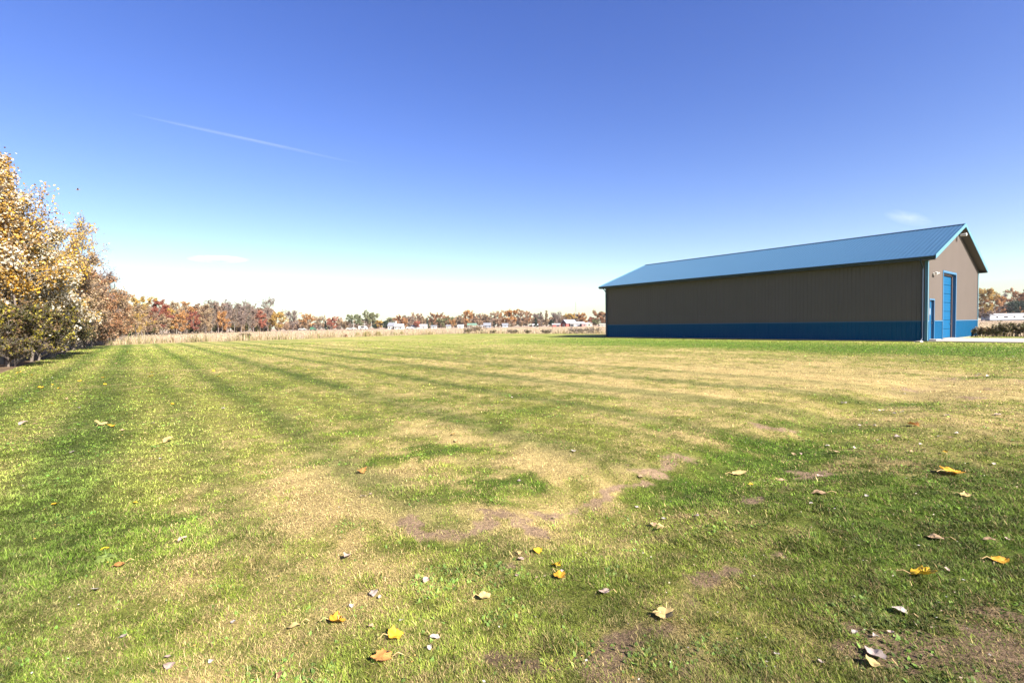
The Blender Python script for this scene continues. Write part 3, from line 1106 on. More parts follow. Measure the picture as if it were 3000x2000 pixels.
def tubes_mesh(name, segs, m, parent, sides=5):
    """segs: list of (p0, p1, r0, r1)"""
    P0 = np.array([s[0] for s in segs]); P1 = np.array([s[1] for s in segs])
    r0 = np.array([s[2] for s in segs]); r1 = np.array([s[3] for s in segs])
    d = P1 - P0
    d /= np.linalg.norm(d, axis=1)[:, None] + 1e-9
    ref = np.where((np.abs(d[:, 2]) < .9)[:, None], np.array([[0, 0, 1.]]), np.array([[1., 0, 0]]))
    a = np.cross(d, ref); a /= np.linalg.norm(a, axis=1)[:, None]
    b = np.cross(d, a)
    n = len(segs)
    th = np.arange(sides) * 2 * math.pi / sides
    ring = a[:, None] * np.cos(th)[None, :, None] + b[:, None] * np.sin(th)[None, :, None]
    A = P0[:, None] + ring * r0[:, None, None]
    B = P1[:, None] + ring * r1[:, None, None]
    V = np.concatenate([A, B], 1).reshape(-1, 3)
    base = np.arange(n)[:, None] * 2 * sides
    k = np.arange(sides)[None]
    q = np.stack([base + k, base + (k + 1) % sides, base + sides + (k + 1) % sides, base + sides + k], -1).reshape(-1, 4)
    return np_mesh(name, V, q.ravel(), np.full(len(q), 4), m, parent=parent, smooth=True)


def make_tree(name, loc, h, rx, label, cat, pal='tan', shape='round', leaves=1500, leaf=.3, trunk=None, bark=None, t0=.25, limbs=14, twigs=1.0, seed=0,
              group=None, jitter=1.0, lean=(0, 0), fine=None):
    rs = np.random.RandomState(seed + int(abs(loc[0]) * 131) % 9973)
    root = empty(name, (loc[0], loc[1], 0))
    tag(root, label, cat, group)
    bark = bark or M_BARK
    tr = trunk or h * .016 + .03
    segs = []
    tips = []          # (point, direction, clump)
    # trunk
    topz = h * (.97 if shape in ('cone', 'column') else .84)
    nt = 7
    wob = rs.normal(0, h * .012, (nt + 1, 2)).cumsum(0)
    wob[0] = 0
    tz = np.linspace(0, 1, nt + 1)
    TP = np.stack([wob[:, 0] + lean[0] * tz, wob[:, 1] + lean[1] * tz, tz * topz - .05], 1)
    for i in range(nt):
        segs.append((TP[i], TP[i + 1], tr * (1 - tz[i] * .85) * (1.25 if i == 0 else 1), tr * (1 - tz[i + 1] * .85)))

    def env(z):
        t = z / h
        if shape == 'round':
            q = (t - .58) / .44
            return rx * math.sqrt(max(.03, 1 - q * q))
        if shape == 'column':
            return rx * (1.0 - .75 * max(0, t - .3) / .7) * (min(1, (t + .15) / .35))
        if shape == 'cone':
            return rx * max(.04, 1.02 - t)
        if shape == 'shrub':
            q = (t - .35) / .67
            return rx * math.sqrt(max(.03, 1 - q * q))
        if shape == 'vase':
            return rx * (.25 + .75 * t)
        return rx

    ga = 2.39996
    for k in range(limbs):
        f = t0 + (.98 - t0) * (k + .5) / limbs
        zi = f * topz
        base = np.array([np.interp(f, tz, TP[:, 0]), np.interp(f, tz, TP[:, 1]), zi])
        az = k * ga + rs.uniform(-.4, .4)
        if shape == 'cone':
            rise = -.10
        elif shape == 'vase':
            rise = 1.7
        elif shape == 'column':
            rise = 1.5
        elif shape == 'shrub':
            rise = .95
        else:
            rise = .55 + .5 * f
        reach = env(min(h * .98, zi + .15 * h)) * rs.uniform(.72, 1.08)
        end = base + np.array([math.cos(az) * reach, math.sin(az) * reach, reach * rise * rs.uniform(.7, 1.2)])
        if end[2] > h:
            end[2] = h * rs.uniform(.93, 1.0)
        ln = np.linalg.norm(end - base)
        r0 = tr * (1 - f * .8) * .55
        mid = (base + end) / 2 + rs.normal(0, ln * .06, 3) + np.array([0, 0, -.04 * ln if shape != 'cone' else 0])
        pts = [base, mid, end]
        segs.append((base, mid, r0, r0 * .6))
        segs.append((mid, end, r0 * .6, r0 * .2))
        nsub = int(5 + 3 * twigs)
        for j in range(nsub):
            t = rs.uniform(.25, 1.0)
            p = base * (1 - t) ** 2 + 2 * t * (1 - t) * mid + t * t * end if t < 1 else end
            dd = (end - base) / ln * .7 + rnd_dir(rs, 1)[0] * .75 + np.array([0, 0, .25 if shape != 'cone' else -.05])
            dd /= np.linalg.norm(dd)
            sl = ln * rs.uniform(.25, .5)
            e2 = p + dd * sl
            e2[2] = max(e2[2], .03 * h)
            segs.append((p, e2, r0 * .28, r0 * .10))
            cid = k * 17 + j
            ntw = int(3 + 5 * twigs)
            for q in range(ntw):
                t2 = rs.uniform(.2, 1)
                p2 = p + (e2 - p) * t2
                d3 = dd * .6 + rnd_dir(rs, 1)[0] * .8 + np.array([0, 0, .2])
                d3 /= np.linalg.norm(d3)
                e3 = p2 + d3 * sl * rs.uniform(.25, .55)
                segs.append((p2, e3, r0 * .12, r0 * .04))
                tips.append((p2, e3, cid))
                if fine:
                    for _ in range(fine):
                        d4 = d3 * .6 + rnd_dir(rs, 1)[0] * .7
                        t3 = rs.uniform(.2, 1)
                        p4 = p2 + (e3 - p2) * t3
                        e4 = p4 + d4 * sl * rs.uniform(.15, .35)
                        segs.append((p4, e4, r0 * .07, r0 * .03))
    rmin = max(.004, math.hypot(loc[0], loc[1]) * .00022)
    segs = [(a, b, max(c, rmin), max(d, rmin * .7)) for a, b, c, d in segs]
    tubes_mesh('trunk', segs, bark, root, 5 if h / math.hypot(*loc) > .1 else 3)
    if leaves > 0:
        T0 = np.array([t[0] for t in tips]); T1 = np.array([t[1] for t in tips]); ci = np.array([t[2] for t in tips], float)
        ix = rs.randint(0, len(tips), leaves)
        if leaves < len(tips) * 3:
            # sparse crown: keep leaves on a few clumps
            pass
        t = rs.uniform(.1, 1.15, leaves)[:, None]
        P = T0[ix] * (1 - t) + T1[ix] * t + rs.normal(0, .018 * h * jitter, (leaves, 3))
        P[:, 2] = np.maximum(P[:, 2], .04 * h)
        V, flt, cnt, c = leaf_quads(rs, P, leaf, PAL[pal], ci[ix])
        np_mesh('crown', V, flt, cnt, M_LEAF, parent=root, colors=c)
    return root


for _k in ('poplar', 'silver', 'gold', 'yellow'):
    PAL[_k] = [tuple(np.minimum(np.array(c) * np.array([1.25, 1.2, 1.1]), .95)) for c in PAL[_k]]
# --- near trees and bushes along the left edge of the lawn
def left_tree(px, depth, top, wpx, name, label, cat, **kw):
    p = at_depth(px, depth)
    dist = depth
    h = height_at(px, top, depth)
    rx = wpx / F * depth / 2
    return make_tree(name, p, h, rx, label, cat, **kw)


left_tree(-12, 19.5, 455, 300, 'poplar_tree', 'tallest silver and gold leafed poplar at the head of the left tree line', 'tree', pal='poplar', shape='column', leaves=26000, leaf=.085, limbs=26, t0=.12, bark=M_BARKP, seed=1, twigs=1.2)
left_tree(42, 20.5, 620, 215, 'poplar_tree', 'broad poplar thick with white leaf undersides in front of the tallest poplar', 'tree', pal='silver', shape='shrub', leaves=20000, leaf=.08, limbs=22, t0=.1, bark=M_BARKP, seed=2)
left_tree(150, 24, 765, 180, 'poplar_tree', 'bushy poplar with silver leaves overhanging the lawn edge', 'tree', pal='silver', shape='shrub', leaves=17000, leaf=.085, limbs=20, t0=.08, bark=M_BARKP, seed=3)
left_tree(38, 18.9, 425, 74, 'poplar_tree', 'slim leading poplar whose white tips reach the highest point', 'tree', pal='poplar', shape='vase', leaves=4200, leaf=.08, limbs=16, t0=.35, bark=M_BARK, trunk=.05, seed=31)
left_tree(88, 20.8, 600, 52, 'poplar_tree', 'slim upright poplar with silver tips right of the leading one', 'tree', pal='silver', shape='vase', leaves=3000, leaf=.08, limbs=14, t0=.35, bark=M_BARK, trunk=.05, seed=32)
left_tree(212, 33, 735, 150, 'autumn_tree', 'buff and gold tree filling in below the slender half bare one', 'tree', pal='tan', shape='round', leaves=8000, leaf=.11, limbs=18, t0=.08, seed=33, fine=1)
left_tree(276, 43, 800, 130, 'rust_tree', 'rust brown tree with bare twigs sticking out of its top', 'tree', pal='rust', shape='round', leaves=8500, leaf=.13, limbs=20, t0=.06, seed=34, fine=1, twigs=1.2)
left_tree(318, 52, 845, 100, 'tan_tree', 'tan tree stepping down behind the rust ones', 'tree', pal='tan', shape='round', leaves=7000, leaf=.15, limbs=18, t0=.06, seed=35, fine=1)
left_tree(85, 27, 655, 140, 'poplar_tree', 'bright golden poplar showing above the silver ones', 'tree', pal='gold', shape='round', leaves=9000, leaf=.09, limbs=18, bark=M_BARKP, seed=4)
left_tree(238, 36, 655, 130, 'young_tree', 'slender half bare tree with gold leaves on upright pale stems', 'tree', pal='gold', shape='vase', leaves=2600, leaf=.11, limbs=14, t0=.1, bark=M_BARKP, seed=5, fine=2, twigs=1.2, jitter=.8)
left_tree(185, 31, 700, 130, 'young_tree', 'thin yellowing tree between the silver poplars and the half bare one', 'tree', pal='yellow', shape='vase', leaves=4200, leaf=.1, limbs=14, t0=.1, bark=M_BARKP, seed=6, fine=1)
left_tree(292, 44, 800, 120, 'bare_tree', 'leafless grey twigged tree arching over the rust bushes', 'tree', pal='mauve', shape='vase', leaves=900, leaf=.1, limbs=16, t0=.12, bark=M_TWIG, seed=7, fine=3, twigs=1.4)
left_tree(268, 40, 850, 130, 'rust_tree', 'rust orange bushy tree below the leafless grey one', 'tree', pal='rust', shape='shrub', leaves=9000, leaf=.11, limbs=18, t0=.08, seed=8)
left_tree(330, 56, 872, 100, 'rust_tree', 'brown and orange tree where the left tree line thins out', 'tree', pal='rust', shape='round', leaves=7000, leaf=.15, limbs=18, seed=9, t0=.12)
left_tree(350, 72, 890, 90, 'tan_tree', 'tan leafed tree just past the end of the lawn', 'tree', pal='tan', shape='round', leaves=5000, leaf=.2, limbs=18, seed=10, t0=.1)
left_tree(20, 17.8, 900, 210, 'undergrowth_bush', 'dark shady bush with yellow green leaves at the foot of the tallest poplar', 'bush', pal='under', shape='shrub', leaves=9000, leaf=.07, limbs=18, t0=.06, seed=11, bark=M_BARK, fine=1)
left_tree(110, 21.5, 930, 170, 'undergrowth_bush', 'dark bush under the bushy silver poplar', 'bush', pal='under', shape='shrub', leaves=8000, leaf=.07, limbs=18, t0=.06, seed=12, bark=M_BARK, fine=1)
left_tree(185, 27, 935, 140, 'undergrowth_bush', 'brown and dark green bush casting shade onto the lawn edge', 'bush', pal='dark', shape='shrub', leaves=7000, leaf=.08, limbs=18, t0=.06, seed=13, bark=M_BARK)
left_tree(250, 36, 935, 110, 'undergrowth_bush', 'low brown bush below the slender half bare tree', 'bush', pal='brown', shape='shrub', leaves=6000, leaf=.09, limbs=18, t0=.06, seed=14, bark=M_BARK)
left_tree(298, 48, 935, 90, 'undergrowth_bush', 'low tan and rust bush beside the rust orange tree', 'bush', pal='rust', shape='shrub', leaves=4500, leaf=.11, limbs=16, t0=.06, seed=15, bark=M_BARK)
left_tree(40, 17.6, 1003, 120, 'bare_bush', 'spray of bare grey twigs in front of the dark undergrowth', 'bush', pal='under', shape='shrub', leaves=3200, leaf=.055, limbs=16, t0=.05, seed=16, bark=M_BARK, fine=1, trunk=.008)
left_tree(338, 62, 950, 50, 'undergrowth_bush', 'small green bush at the shaded end of the tree line', 'bush', pal='sage', shape='shrub', leaves=2500, leaf=.14, limbs=14, t0=.05, seed=17)
left_tree(-150, 22, 520, 300, 'poplar_tree', 'poplar at the picture edge behind the tallest one', 'tree', pal='poplar', shape='round', leaves=12000, leaf=.09, limbs=20, t0=.1, seed=18, bark=M_BARKP)
left_tree(5, 24, 650, 240, 'poplar_tree', 'gold and brown poplar filling in behind the silver ones', 'tree', pal='gold', shape='round', leaves=12000, leaf=.09, limbs=20, t0=.08, seed=19, bark=M_BARKP)
left_tree(120, 33, 780, 200, 'rust_tree', 'brown leafed tree filling in behind the bushy silver poplar', 'tree', pal='brown', shape='shrub', leaves=9000, leaf=.12, limbs=20, t0=.06, seed=20)

# --- woods, orchards and yards beyond the field: px, depth, top y, width px, shape, palette, leaves, label
WOOD = [
    (372, 98, 888, 38, 'cone', 'pine', 1500, 'dark green conifer among tan trees near the end of the left tree line'),
    (395, 100, 905, 60, 'round', 'tan', 1600, 'buff brown tree in front of the golden crowned one'),
    (418, 120, 866, 76, 'round', 'yellow', 2200, 'large tree with a golden yellow crown, tallest at the left end of the wood'),
    (400, 96, 915, 46, 'round', 'yellow', 1200, 'small mustard yellow tree in front of the wood'),
    (357, 88, 938, 32, 'round', 'orange', 900, 'small orange tree low in front of the dark conifer'),
    (432, 105, 925, 46, 'round', 'brown', 1300, 'dull brown tree below the golden crown'),
    (473, 128, 873, 52, 'round', 'crimson', 2000, 'crimson red tree standing out of the left wood'),
    (476, 122, 925, 36, 'round', 'tan', 900, 'tan understorey tree below the crimson one'),
    (492, 132, 900, 40, 'round', 'gold', 1100, 'yellow brown tree on the near side of the crimson one'),
    (517, 140, 882, 46, 'round', 'tan', 1300, 'half bare buff tree between the crimson tree and the orange topped one'),
    (528, 132, 913, 34, 'round', 'orange', 1000, 'orange brown tree low at the wood edge'),
    (546, 150, 878, 42, 'round', 'orange', 1300, 'pale orange topped tree in the middle of the left wood'),
    (566, 140, 912, 36, 'round', 'crimson', 900, 'dark red tree low at the wood edge'),
    (580, 160, 882, 40, 'round', 'brown', 1200, 'dark brown topped tree in the middle of the left wood'),
    (602, 155, 890, 42, 'round', 'tan', 1200, 'tan tree before the bare purple grey stand'),
    (620, 170, 882, 36, 'vase', 'mauve', 700, 'bare purple grey tree with pale trunk'),
    (640, 172, 886, 34, 'vase', 'pink', 800, 'pinkish brown half bare tree behind the orange one'),
    (652, 160, 906, 30, 'round', 'orange', 1200, 'compact orange yellow tree in front of bare grey trees'),
    (664, 178, 884, 34, 'vase', 'mauve', 700, 'tall bare tree just right of the compact orange one'),
    (686, 184, 890, 34, 'vase', 'mauve', 700, 'bare mauve tree with many upright stems'),
    (706, 188, 893, 36, 'vase', 'mauve', 700, 'bare tree in the thin right part of the wood'),
    (728, 195, 888, 26, 'vase', 'mauve', 350, 'taller thin leafless tree poking above the wood'),
    (742, 198, 897, 32, 'vase', 'pink', 600, 'reddish brown thin tree towards the end of the wood'),
    (764, 200, 907, 36, 'round', 'red', 900, 'red brown tree near the right end of the wood'),
    (786, 205, 882, 42, 'vase', 'tan', 420, 'tall pale sparse tree at the right end of the wood'),
    (812, 205, 916, 48, 'round', 'gold', 1300, 'golden tan round tree just beyond the tall sparse one'),
    (856, 150, 914, 44, 'vase', 'mauve', 260, 'bare spreading dark twigged tree alone in the field'),
    (901, 300, 922, 40, 'round', 'orange', 900, 'orange red tree left of the green machine'),
    (883, 330, 940, 40, 'round', 'tan', 600, 'low tan tree behind the bare spreading one'),
    (936, 330, 931, 36, 'round', 'tan', 700, 'buff tree behind the green machine'),
    (954, 300, 939, 12, 'cone', 'pine', 500, 'narrow dark spruce beside the red tree'),
    (973, 300, 934, 30, 'round', 'red', 900, 'rose red tree beside the narrow dark spruce'),
    (989, 330, 934, 14, 'column', 'brown', 500, 'thin dark tree behind the rose red one'),
    (1001, 340, 931, 14, 'column', 'pink', 500, 'slim pinkish tree right of the rose red one'),
    (1009, 300, 944, 32, 'round', 'tan', 700, 'low tan and yellow tree beside the parked white cars'),
    (1041, 300, 925, 42, 'round', 'sage', 1500, 'big sage green round tree behind the first utility pole'),
    (1084, 310, 921, 50, 'round', 'olive', 1700, 'big olive and tan tree, widest of the farmstead'),
    (1111, 290, 941, 22, 'round', 'gold', 700, 'small bright orange yellow tree left of the white farmhouse'),
    (1097, 290, 950, 12, 'shrub', 'pine', 350, 'dark green shrub beside the bright orange yellow tree'),
    (1128, 290, 940, 16, 'shrub', 'pine', 700, 'dark green arborvitae at the left end of the white farmhouse'),
    (1143, 320, 931, 24, 'round', 'sage', 800, 'grey green tree rising behind the white farmhouse'),
    (1170, 310, 927, 28, 'round', 'rust', 1200, 'rust red maple directly behind the white farmhouse'),
    (1184, 340, 934, 22, 'round', 'orange', 600, 'peach orange tree right of the rust red maple'),
    (1199, 360, 926, 26, 'round', 'mauve', 700, 'grey mauve tree left of the small red maple'),
    (1222, 370, 922, 34, 'round', 'pink', 900, 'tall pinkish tree behind the small red maple'),
    (1220, 300, 942, 18, 'round', 'red', 700, 'small pinkish red maple by the low white buildings'),
    (1239, 360, 930, 22, 'round', 'tan', 600, 'tan tree before the two dark pines'),
    (1252, 320, 931, 15, 'cone', 'pine', 600, 'taller of the two dark pines'),
    (1267, 315, 941, 15, 'cone', 'pine', 500, 'shorter of the two dark pines'),
    (1278, 380, 923, 40, 'round', 'rust', 1200, 'wide rust topped tree behind the two dark pines'),
    (1294, 330, 936, 34, 'round', 'olive', 900, 'olive brown tree right of the two dark pines'),
    (1310, 370, 925, 22, 'round', 'rust', 600, 'reddish tree behind the olive brown one'),
    (1325, 360, 927, 16, 'round', 'sage', 500, 'dark green topped tree left of the cream shed'),
    (1324, 340, 938, 20, 'round', 'orange', 500, 'orange tree below the dark green topped one'),
    (1345, 370, 926, 26, 'round', 'tan', 600, 'buff tree left of the tall peach one'),
    (1374, 360, 907, 30, 'round', 'orange', 1200, 'tall peach orange tree behind the cream shed'),
    (1388, 350, 917, 12, 'column', 'brown', 500, 'narrow dark tree behind the cream shed'),
    (1400, 370, 920, 24, 'round', 'pink', 700, 'pinkish tree right of the narrow dark one'),
    (1425, 380, 924, 32, 'round', 'tan', 800, 'tan tree behind the blue grey cottage'),
    (1447, 350, 940, 8, 'cone', 'pine', 250, 'very small dark spruce beside the blue grey cottage'),
    (1456, 370, 915, 30, 'round', 'pink', 900, 'pink brown tree left of the widest orange tree'),
    (1491, 340, 911, 50, 'round', 'orange', 1800, 'widest orange tree in the far row'),
    (1526, 370, 911, 34, 'round', 'pink', 1000, 'pinkish tan tree right of the widest orange one'),
    (1547, 380, 913, 28, 'round', 'rust', 800, 'red brown tree behind the dark pine'),
    (1570, 320, 930, 19, 'cone', 'pine', 800, 'broad dark pine over small white shapes'),
    (1578, 390, 920, 34, 'round', 'mauve', 800, 'mauve tree behind the broad dark pine'),
    (1600, 390, 911, 14, 'column', 'tan', 450, 'tall pale narrow tree above the far row'),
    (1615, 320, 937, 12, 'shrub', 'pine', 400, 'dark green shrub left of the red barn'),
    (1627, 380, 919, 26, 'vase', 'mauve', 500, 'bare grey tree left of the grey barn roof'),
    (1650, 390, 926, 24, 'round', 'pink', 500, 'pinkish tree behind the grey barn roof'),
    (1672, 360, 922, 30, 'round', 'gold', 1000, 'golden orange tree right of the grey barn roof'),
    (1690, 385, 919, 24, 'round', 'mauve', 500, 'mauve brown tree under the radio mast'),
    (1707, 370, 917, 26, 'round', 'orange', 900, 'orange topped tree behind the white ranch building'),
    (1732, 350, 928, 16, 'round', 'red', 500, 'deep red tree behind the cream building'),
    (1745, 320, 938, 20, 'round', 'olive', 600, 'low olive tree right of the cream building'),
    (1760, 350, 915, 40, 'round', 'rust', 1200, 'rust tree partly hidden by the far corner of the barn'),
    (2876, 280, 848, 60, 'round', 'gold', 2600, 'large golden tree emerging from behind the barn gable'),
    (2915, 280, 873, 50, 'round', 'orange', 1900, 'orange gold tree left of the light mast'),
    (2928, 300, 862, 30, 'vase', 'mauve', 120, 'thin bare treetop between the orange trees'),
    (2952, 290, 890, 34, 'round', 'pink', 900, 'pinkish tree below the light mast'),
    (2974, 280, 851, 52, 'round', 'rust', 2400, 'rust red tree behind the dark round evergreen'),
    (2982, 268, 880, 52, 'shrub', 'pine', 2600, 'dark round evergreen behind the grey mobile home'),
    (3012, 285, 864, 50, 'round', 'orange', 1600, 'orange tree at the picture edge behind the evergreen'),
    (2890, 265, 918, 30, 'shrub', 'brown', 600, 'low brown bush at the left end of the mobile home'),
]
for i, (px, dp, top, w, shp, pal, nl, lab) in enumerate(WOOD):
    p = at_depth(px, dp)
    h = height_at(px, top, dp)
    nm = 'pine_tree' if (pal == 'pine' and shp == 'cone') else ('evergreen_shrub' if pal == 'pine' else ('bare_tree' if shp == 'vase' else ('bush' if shp == 'shrub' else 'autumn_tree')))
    ct = 'shrub' if nm in ('evergreen_shrub', 'bush') else 'tree'
    bare = shp == 'vase'
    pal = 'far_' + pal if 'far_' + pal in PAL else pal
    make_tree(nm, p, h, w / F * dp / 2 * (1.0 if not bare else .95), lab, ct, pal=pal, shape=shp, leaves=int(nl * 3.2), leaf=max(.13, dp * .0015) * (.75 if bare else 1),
              limbs=12 if not bare else 16, t0=.16 if pal != 'pine' else .06, bark=M_BARKP if (bare or pal in ('tan', 'gold', 'pink')) and i % 2 else (M_TWIG if bare else M_BARK), seed=100 + i,
              twigs=.4 if not bare else 1.0, fine=1 if bare else None)


# backdrop woodland reading as one mass
def wood_mass(name, spans, label, seed):
    rs = np.random.RandomState(seed)
    Vs, Fs, Cs, b = [], [], [], 0
    P, C, S = [], [], []
    TP = []
    for (px0, px1, d0, d1, top0, top1, pals, nt) in spans:
        for k in range(nt):
            u = rs.uniform()
            px = px0 + (px1 - px0) * u
            dp = d0 + (d1 - d0) * u + rs.uniform(0, .22) * d0
            top = top0 + (top1 - top0) * u + rs.uniform(-3, 7)
            base = at_depth(px, dp)
            h = height_at(px, top, dp)
            r = h * rs.uniform(.22, .34)
            n = 1100
            dr = rnd_dir(rs, n) * rs.uniform(.35, 1, n)[:, None] ** .5
            cen = np.array([base[0], base[1], h * .58])
            pts = cen + dr * np.array([r, r, h * .42])
            pts[:, 2] = np.maximum(pts[:, 2], .2)
            P.append(pts)
            pal = np.array(PAL[pals[rs.randint(len(pals))]])
            C.append(pal[rs.randint(0, len(pal), n)] * rs.uniform(.7, 1.15, n)[:, None])
            S.append(np.full(n, dp * .0016))
            w = dp * .0005 + .05
            TP.append((base[0], base[1], h * .8, w))
    P = np.concatenate(P); C = np.concatenate(C); S = np.concatenate(S)
    n = len(P)
    a = rnd_dir(rs, n)
    bb = np.cross(a, rnd_dir(rs, n))
    bb /= np.linalg.norm(bb, axis=1)[:, None] + 1e-9
    s = (S * rs.uniform(.6, 1.4, n))[:, None]
    V = np.stack([P - a * s, P + bb * s * .7, P + a * s, P - bb * s * .7], 1).reshape(-1, 3)
    F4 = np.arange(4 * n)
    cnt = np.full(n, 4)
    c = np.repeat(C, 4, axis=0)
    # trunks: three sided posts
    tv, tf, tc = [], [], []
    bidx = len(V)
    for (x, y, h, w) in TP:
        for k in range(3):
            an = k * 2.0944
            tv.append((x + math.cos(an) * w, y + math.sin(an) * w, -.1))
        for k in range(3):
            an = k * 2.0944
            tv.append((x + math.cos(an) * w * .3, y + math.sin(an) * w * .3, h))
        for k in range(3):
            tf += [bidx + k, bidx + (k + 1) % 3, bidx + 3 + (k + 1) % 3, bidx + 3 + k]
        bidx += 6
        tc += [(.36, .31, .27) if rs.uniform() < .5 else (.16, .13, .11)] * 6
    V = np.concatenate([V, np.array(tv)])
    c = np.concatenate([c, np.array(tc)])
    F4 = np.concatenate([F4, np.array(tf)])
    cnt = np.concatenate([cnt, np.full(len(tf) // 4, 4)])
    o = np_mesh(name, V, F4, cnt, M_LEAF, colors=c)
    tag(o, label, 'woodland', kind='stuff')


wood_mass('woodland', [(340, 800, 120, 235, 894, 903, ['tan', 'brown', 'mauve', 'pink', 'rust', 'mauve'], 85), (345, 800, 115, 215, 945, 950, ['brown', 'mauve', 'dark', 'tan'], 60), (795, 905, 215, 330, 940, 946, ['brown', 'tan', 'pink'], 26)],
          'dense bare and brown wood behind the left field edge', 5)
wood_mass('distant_woodland', [(840, 1130, 420, 470, 946, 940, ['tan', 'brown', 'mauve', 'pink'], 50), (1130, 1790, 450, 450, 934, 928, ['tan', 'brown', 'mauve', 'pink', 'rust', 'tan'], 130),
                               (2780, 3080, 330, 330, 905, 895, ['tan', 'brown', 'rust'], 34), (3080, 3500, 330, 330, 900, 890, ['tan', 'brown', 'rust'], 30), (820, 1790, 400, 430, 953, 948, ['brown', 'mauve', 'tan'], 100)],
          'faded distant woods along the horizon behind the farmsteads', 6)


# --- weed clumps and bushes at the lawn edge
def clump(px, py, hpx, wpx, n, pal, label, name='weed_clump', cat='weeds', seed=0):
    g = gnd(px, py)
    dp = g[1]
    rs = np.random.RandomState(seed)
    h = hpx / F * dp
    w = wpx / F * dp / 2
    x = g[0] + rs.normal(0, w * .5, n)
    y = g[1] + rs.normal(0, w * .35, n)
    hh = h * rs.uniform(.4, 1.0, n) * np.exp(-((x - g[0]) / (w * 1.3)) ** 2)
    stalks(name, x, y, hh, np.full(n, dp * .0006), pick(rs, n, PAL[pal] if isinstance(pal, str) else pal), label, cat, rs, kind=None, lean=.3, loc=(g[0], g[1], 0))


STRAW = [(.60, .46, .26), (.48, .34, .17), (.40, .36, .14), (.34, .30, .12)]
clump(1075, 985, 18, 26, 500, STRAW, 'tall tan and green weed clump, widest of those left of centre', seed=1)
clump(1048, 985, 15, 16, 300, STRAW, 'tan weed clump just left of the widest one', seed=2)
clump(1108, 984, 17, 18, 350, STRAW, 'straw coloured weed clump just right of the widest one', seed=3)
clump(1178, 981, 14, 14, 260, STRAW, 'lone straw clump below the white farmhouse', seed=4)
clump(1013, 987, 13, 10, 160, [(.38, .24, .14), (.45, .3, .18)], 'small brown stalky clump left of the tan ones', seed=5)
clump(932, 988, 14, 9, 140, [(.45, .40, .16), (.5, .4, .2)], 'thin yellowish stalks below the green machine', seed=6)
clump(916, 988, 13, 8, 120, [(.40, .26, .16), (.45, .3, .18)], 'thin reddish brown stalks below the green machine', seed=7)
clump(505, 1003, 20, 12, 220, [(.42, .26, .15), (.5, .33, .2)], 'brown stalky clump at the left part of the lawn edge', seed=8)
clump(760, 995, 18, 12, 200, [(.44, .28, .17), (.5, .33, .2)], 'brown stalks right of the dark low bush', seed=9)


def low_bush(px, py, hpx, wpx, pal, leaves, label, seed, name='low_bush', leaf=None):
    g = gnd(px, py)
    make_tree(name, g, hpx / F * g[1], wpx / F * g[1] / 2, label, 'bush', pal=pal, shape='shrub', leaves=leaves, leaf=leaf or g[1] * .0015, limbs=14, t0=.04, seed=seed, bark=M_TWIG, twigs=.7)


PAL['dry'] = [(.42, .29, .17), (.50, .37, .22), (.34, .23, .13), (.28, .26, .12)]
PAL['hedge'] = [(.13, .14, .05), (.22, .20, .08), (.09, .10, .04), (.44, .34, .20), (.56, .45, .30), (.36, .28, .15)]
low_bush(722, 996, 17, 26, 'under', 900, 'dark low bush at the lawn edge in front of the wood', 61)
low_bush(1395, 976, 15, 52, 'dry', 1500, 'wide brown dry bush at the lawn edge below the cream shed', 62)
low_bush(1372, 977, 11, 26, 'dry', 600, 'smaller straw bush touching the wide brown one', 63)
for i, (px, w, lab) in enumerate([(1445, 16, 'first low green mound right of the wide brown bush'), (1500, 30, 'low dark green mound in the middle of the lawn edge'), (1545, 20, 'small green mound right of centre on the lawn edge'),
                                  (1600, 34, 'flat green mound below the dark pine and red barn'), (1690, 50, 'long dark green mound at the lawn edge below the ranch building'), (1740, 44, 'dark green mound nearest the far barn corner')]):
    low_bush(px, 977.5, 8 + 3 * (i > 3), w, 'hedge', 700, lab, 70 + i)
for i, (px, h, w, lab) in enumerate([(2885, 28, 34, 'pale thin leaved bush beside the far corner of the barn'), (2908, 26, 34, 'dark green bush next to the pale one by the barn'), (2938, 34, 44, 'dark green hedge bush with straw coloured tops'),
                                     (2975, 42, 50, 'tallest hedge bush below the mobile home'), (3010, 34, 46, 'hedge bush at the picture edge'), (3060, 36, 60, 'hedge bush beyond the picture edge'), (2858, 24, 30, 'bush behind the far barn corner')]):
    low_bush(px, 986, h * .82, w, 'hedge' if i else 'dry', 3200, lab, 80 + i, name='hedge_bush', leaf=.075)


# ------------------------------------------------------------------ far buildings, vehicles, poles
def bmat(c, n='painted_wall'):
    return mat(n, c, .7, var=.06, scale=2)


M_CREAM = bmat((.46, .43, .35)); M_BW = bmat((.50, .49, .47), 'white_siding'); M_RED = bmat((.36, .10, .08), 'red_barn_siding'); M_GREYR = bmat((.24, .25, .28), 'grey_roof')
M_GRNR = bmat((.16, .27, .20), 'green_metal_roof'); M_WHR = bmat((.46, .46, .48), 'white_roof'); M_DW = bmat((.03, .03, .035), 'dark_glass'); M_BGREY = bmat((.20, .24, .33), 'blue_grey_siding')
M_TRL = bmat((.42, .45, .52), 'mobile_home_siding'); M_MAROON = bmat((.09, .04, .04), 'maroon_gable'); M_TYRE = bmat((.03, .03, .03), 'rubber'); M_MGREEN = bmat((.035, .13, .07), 'green_machine_paint')
M_WOODP = bmat((.45, .42, .38), 'weathered_pole')


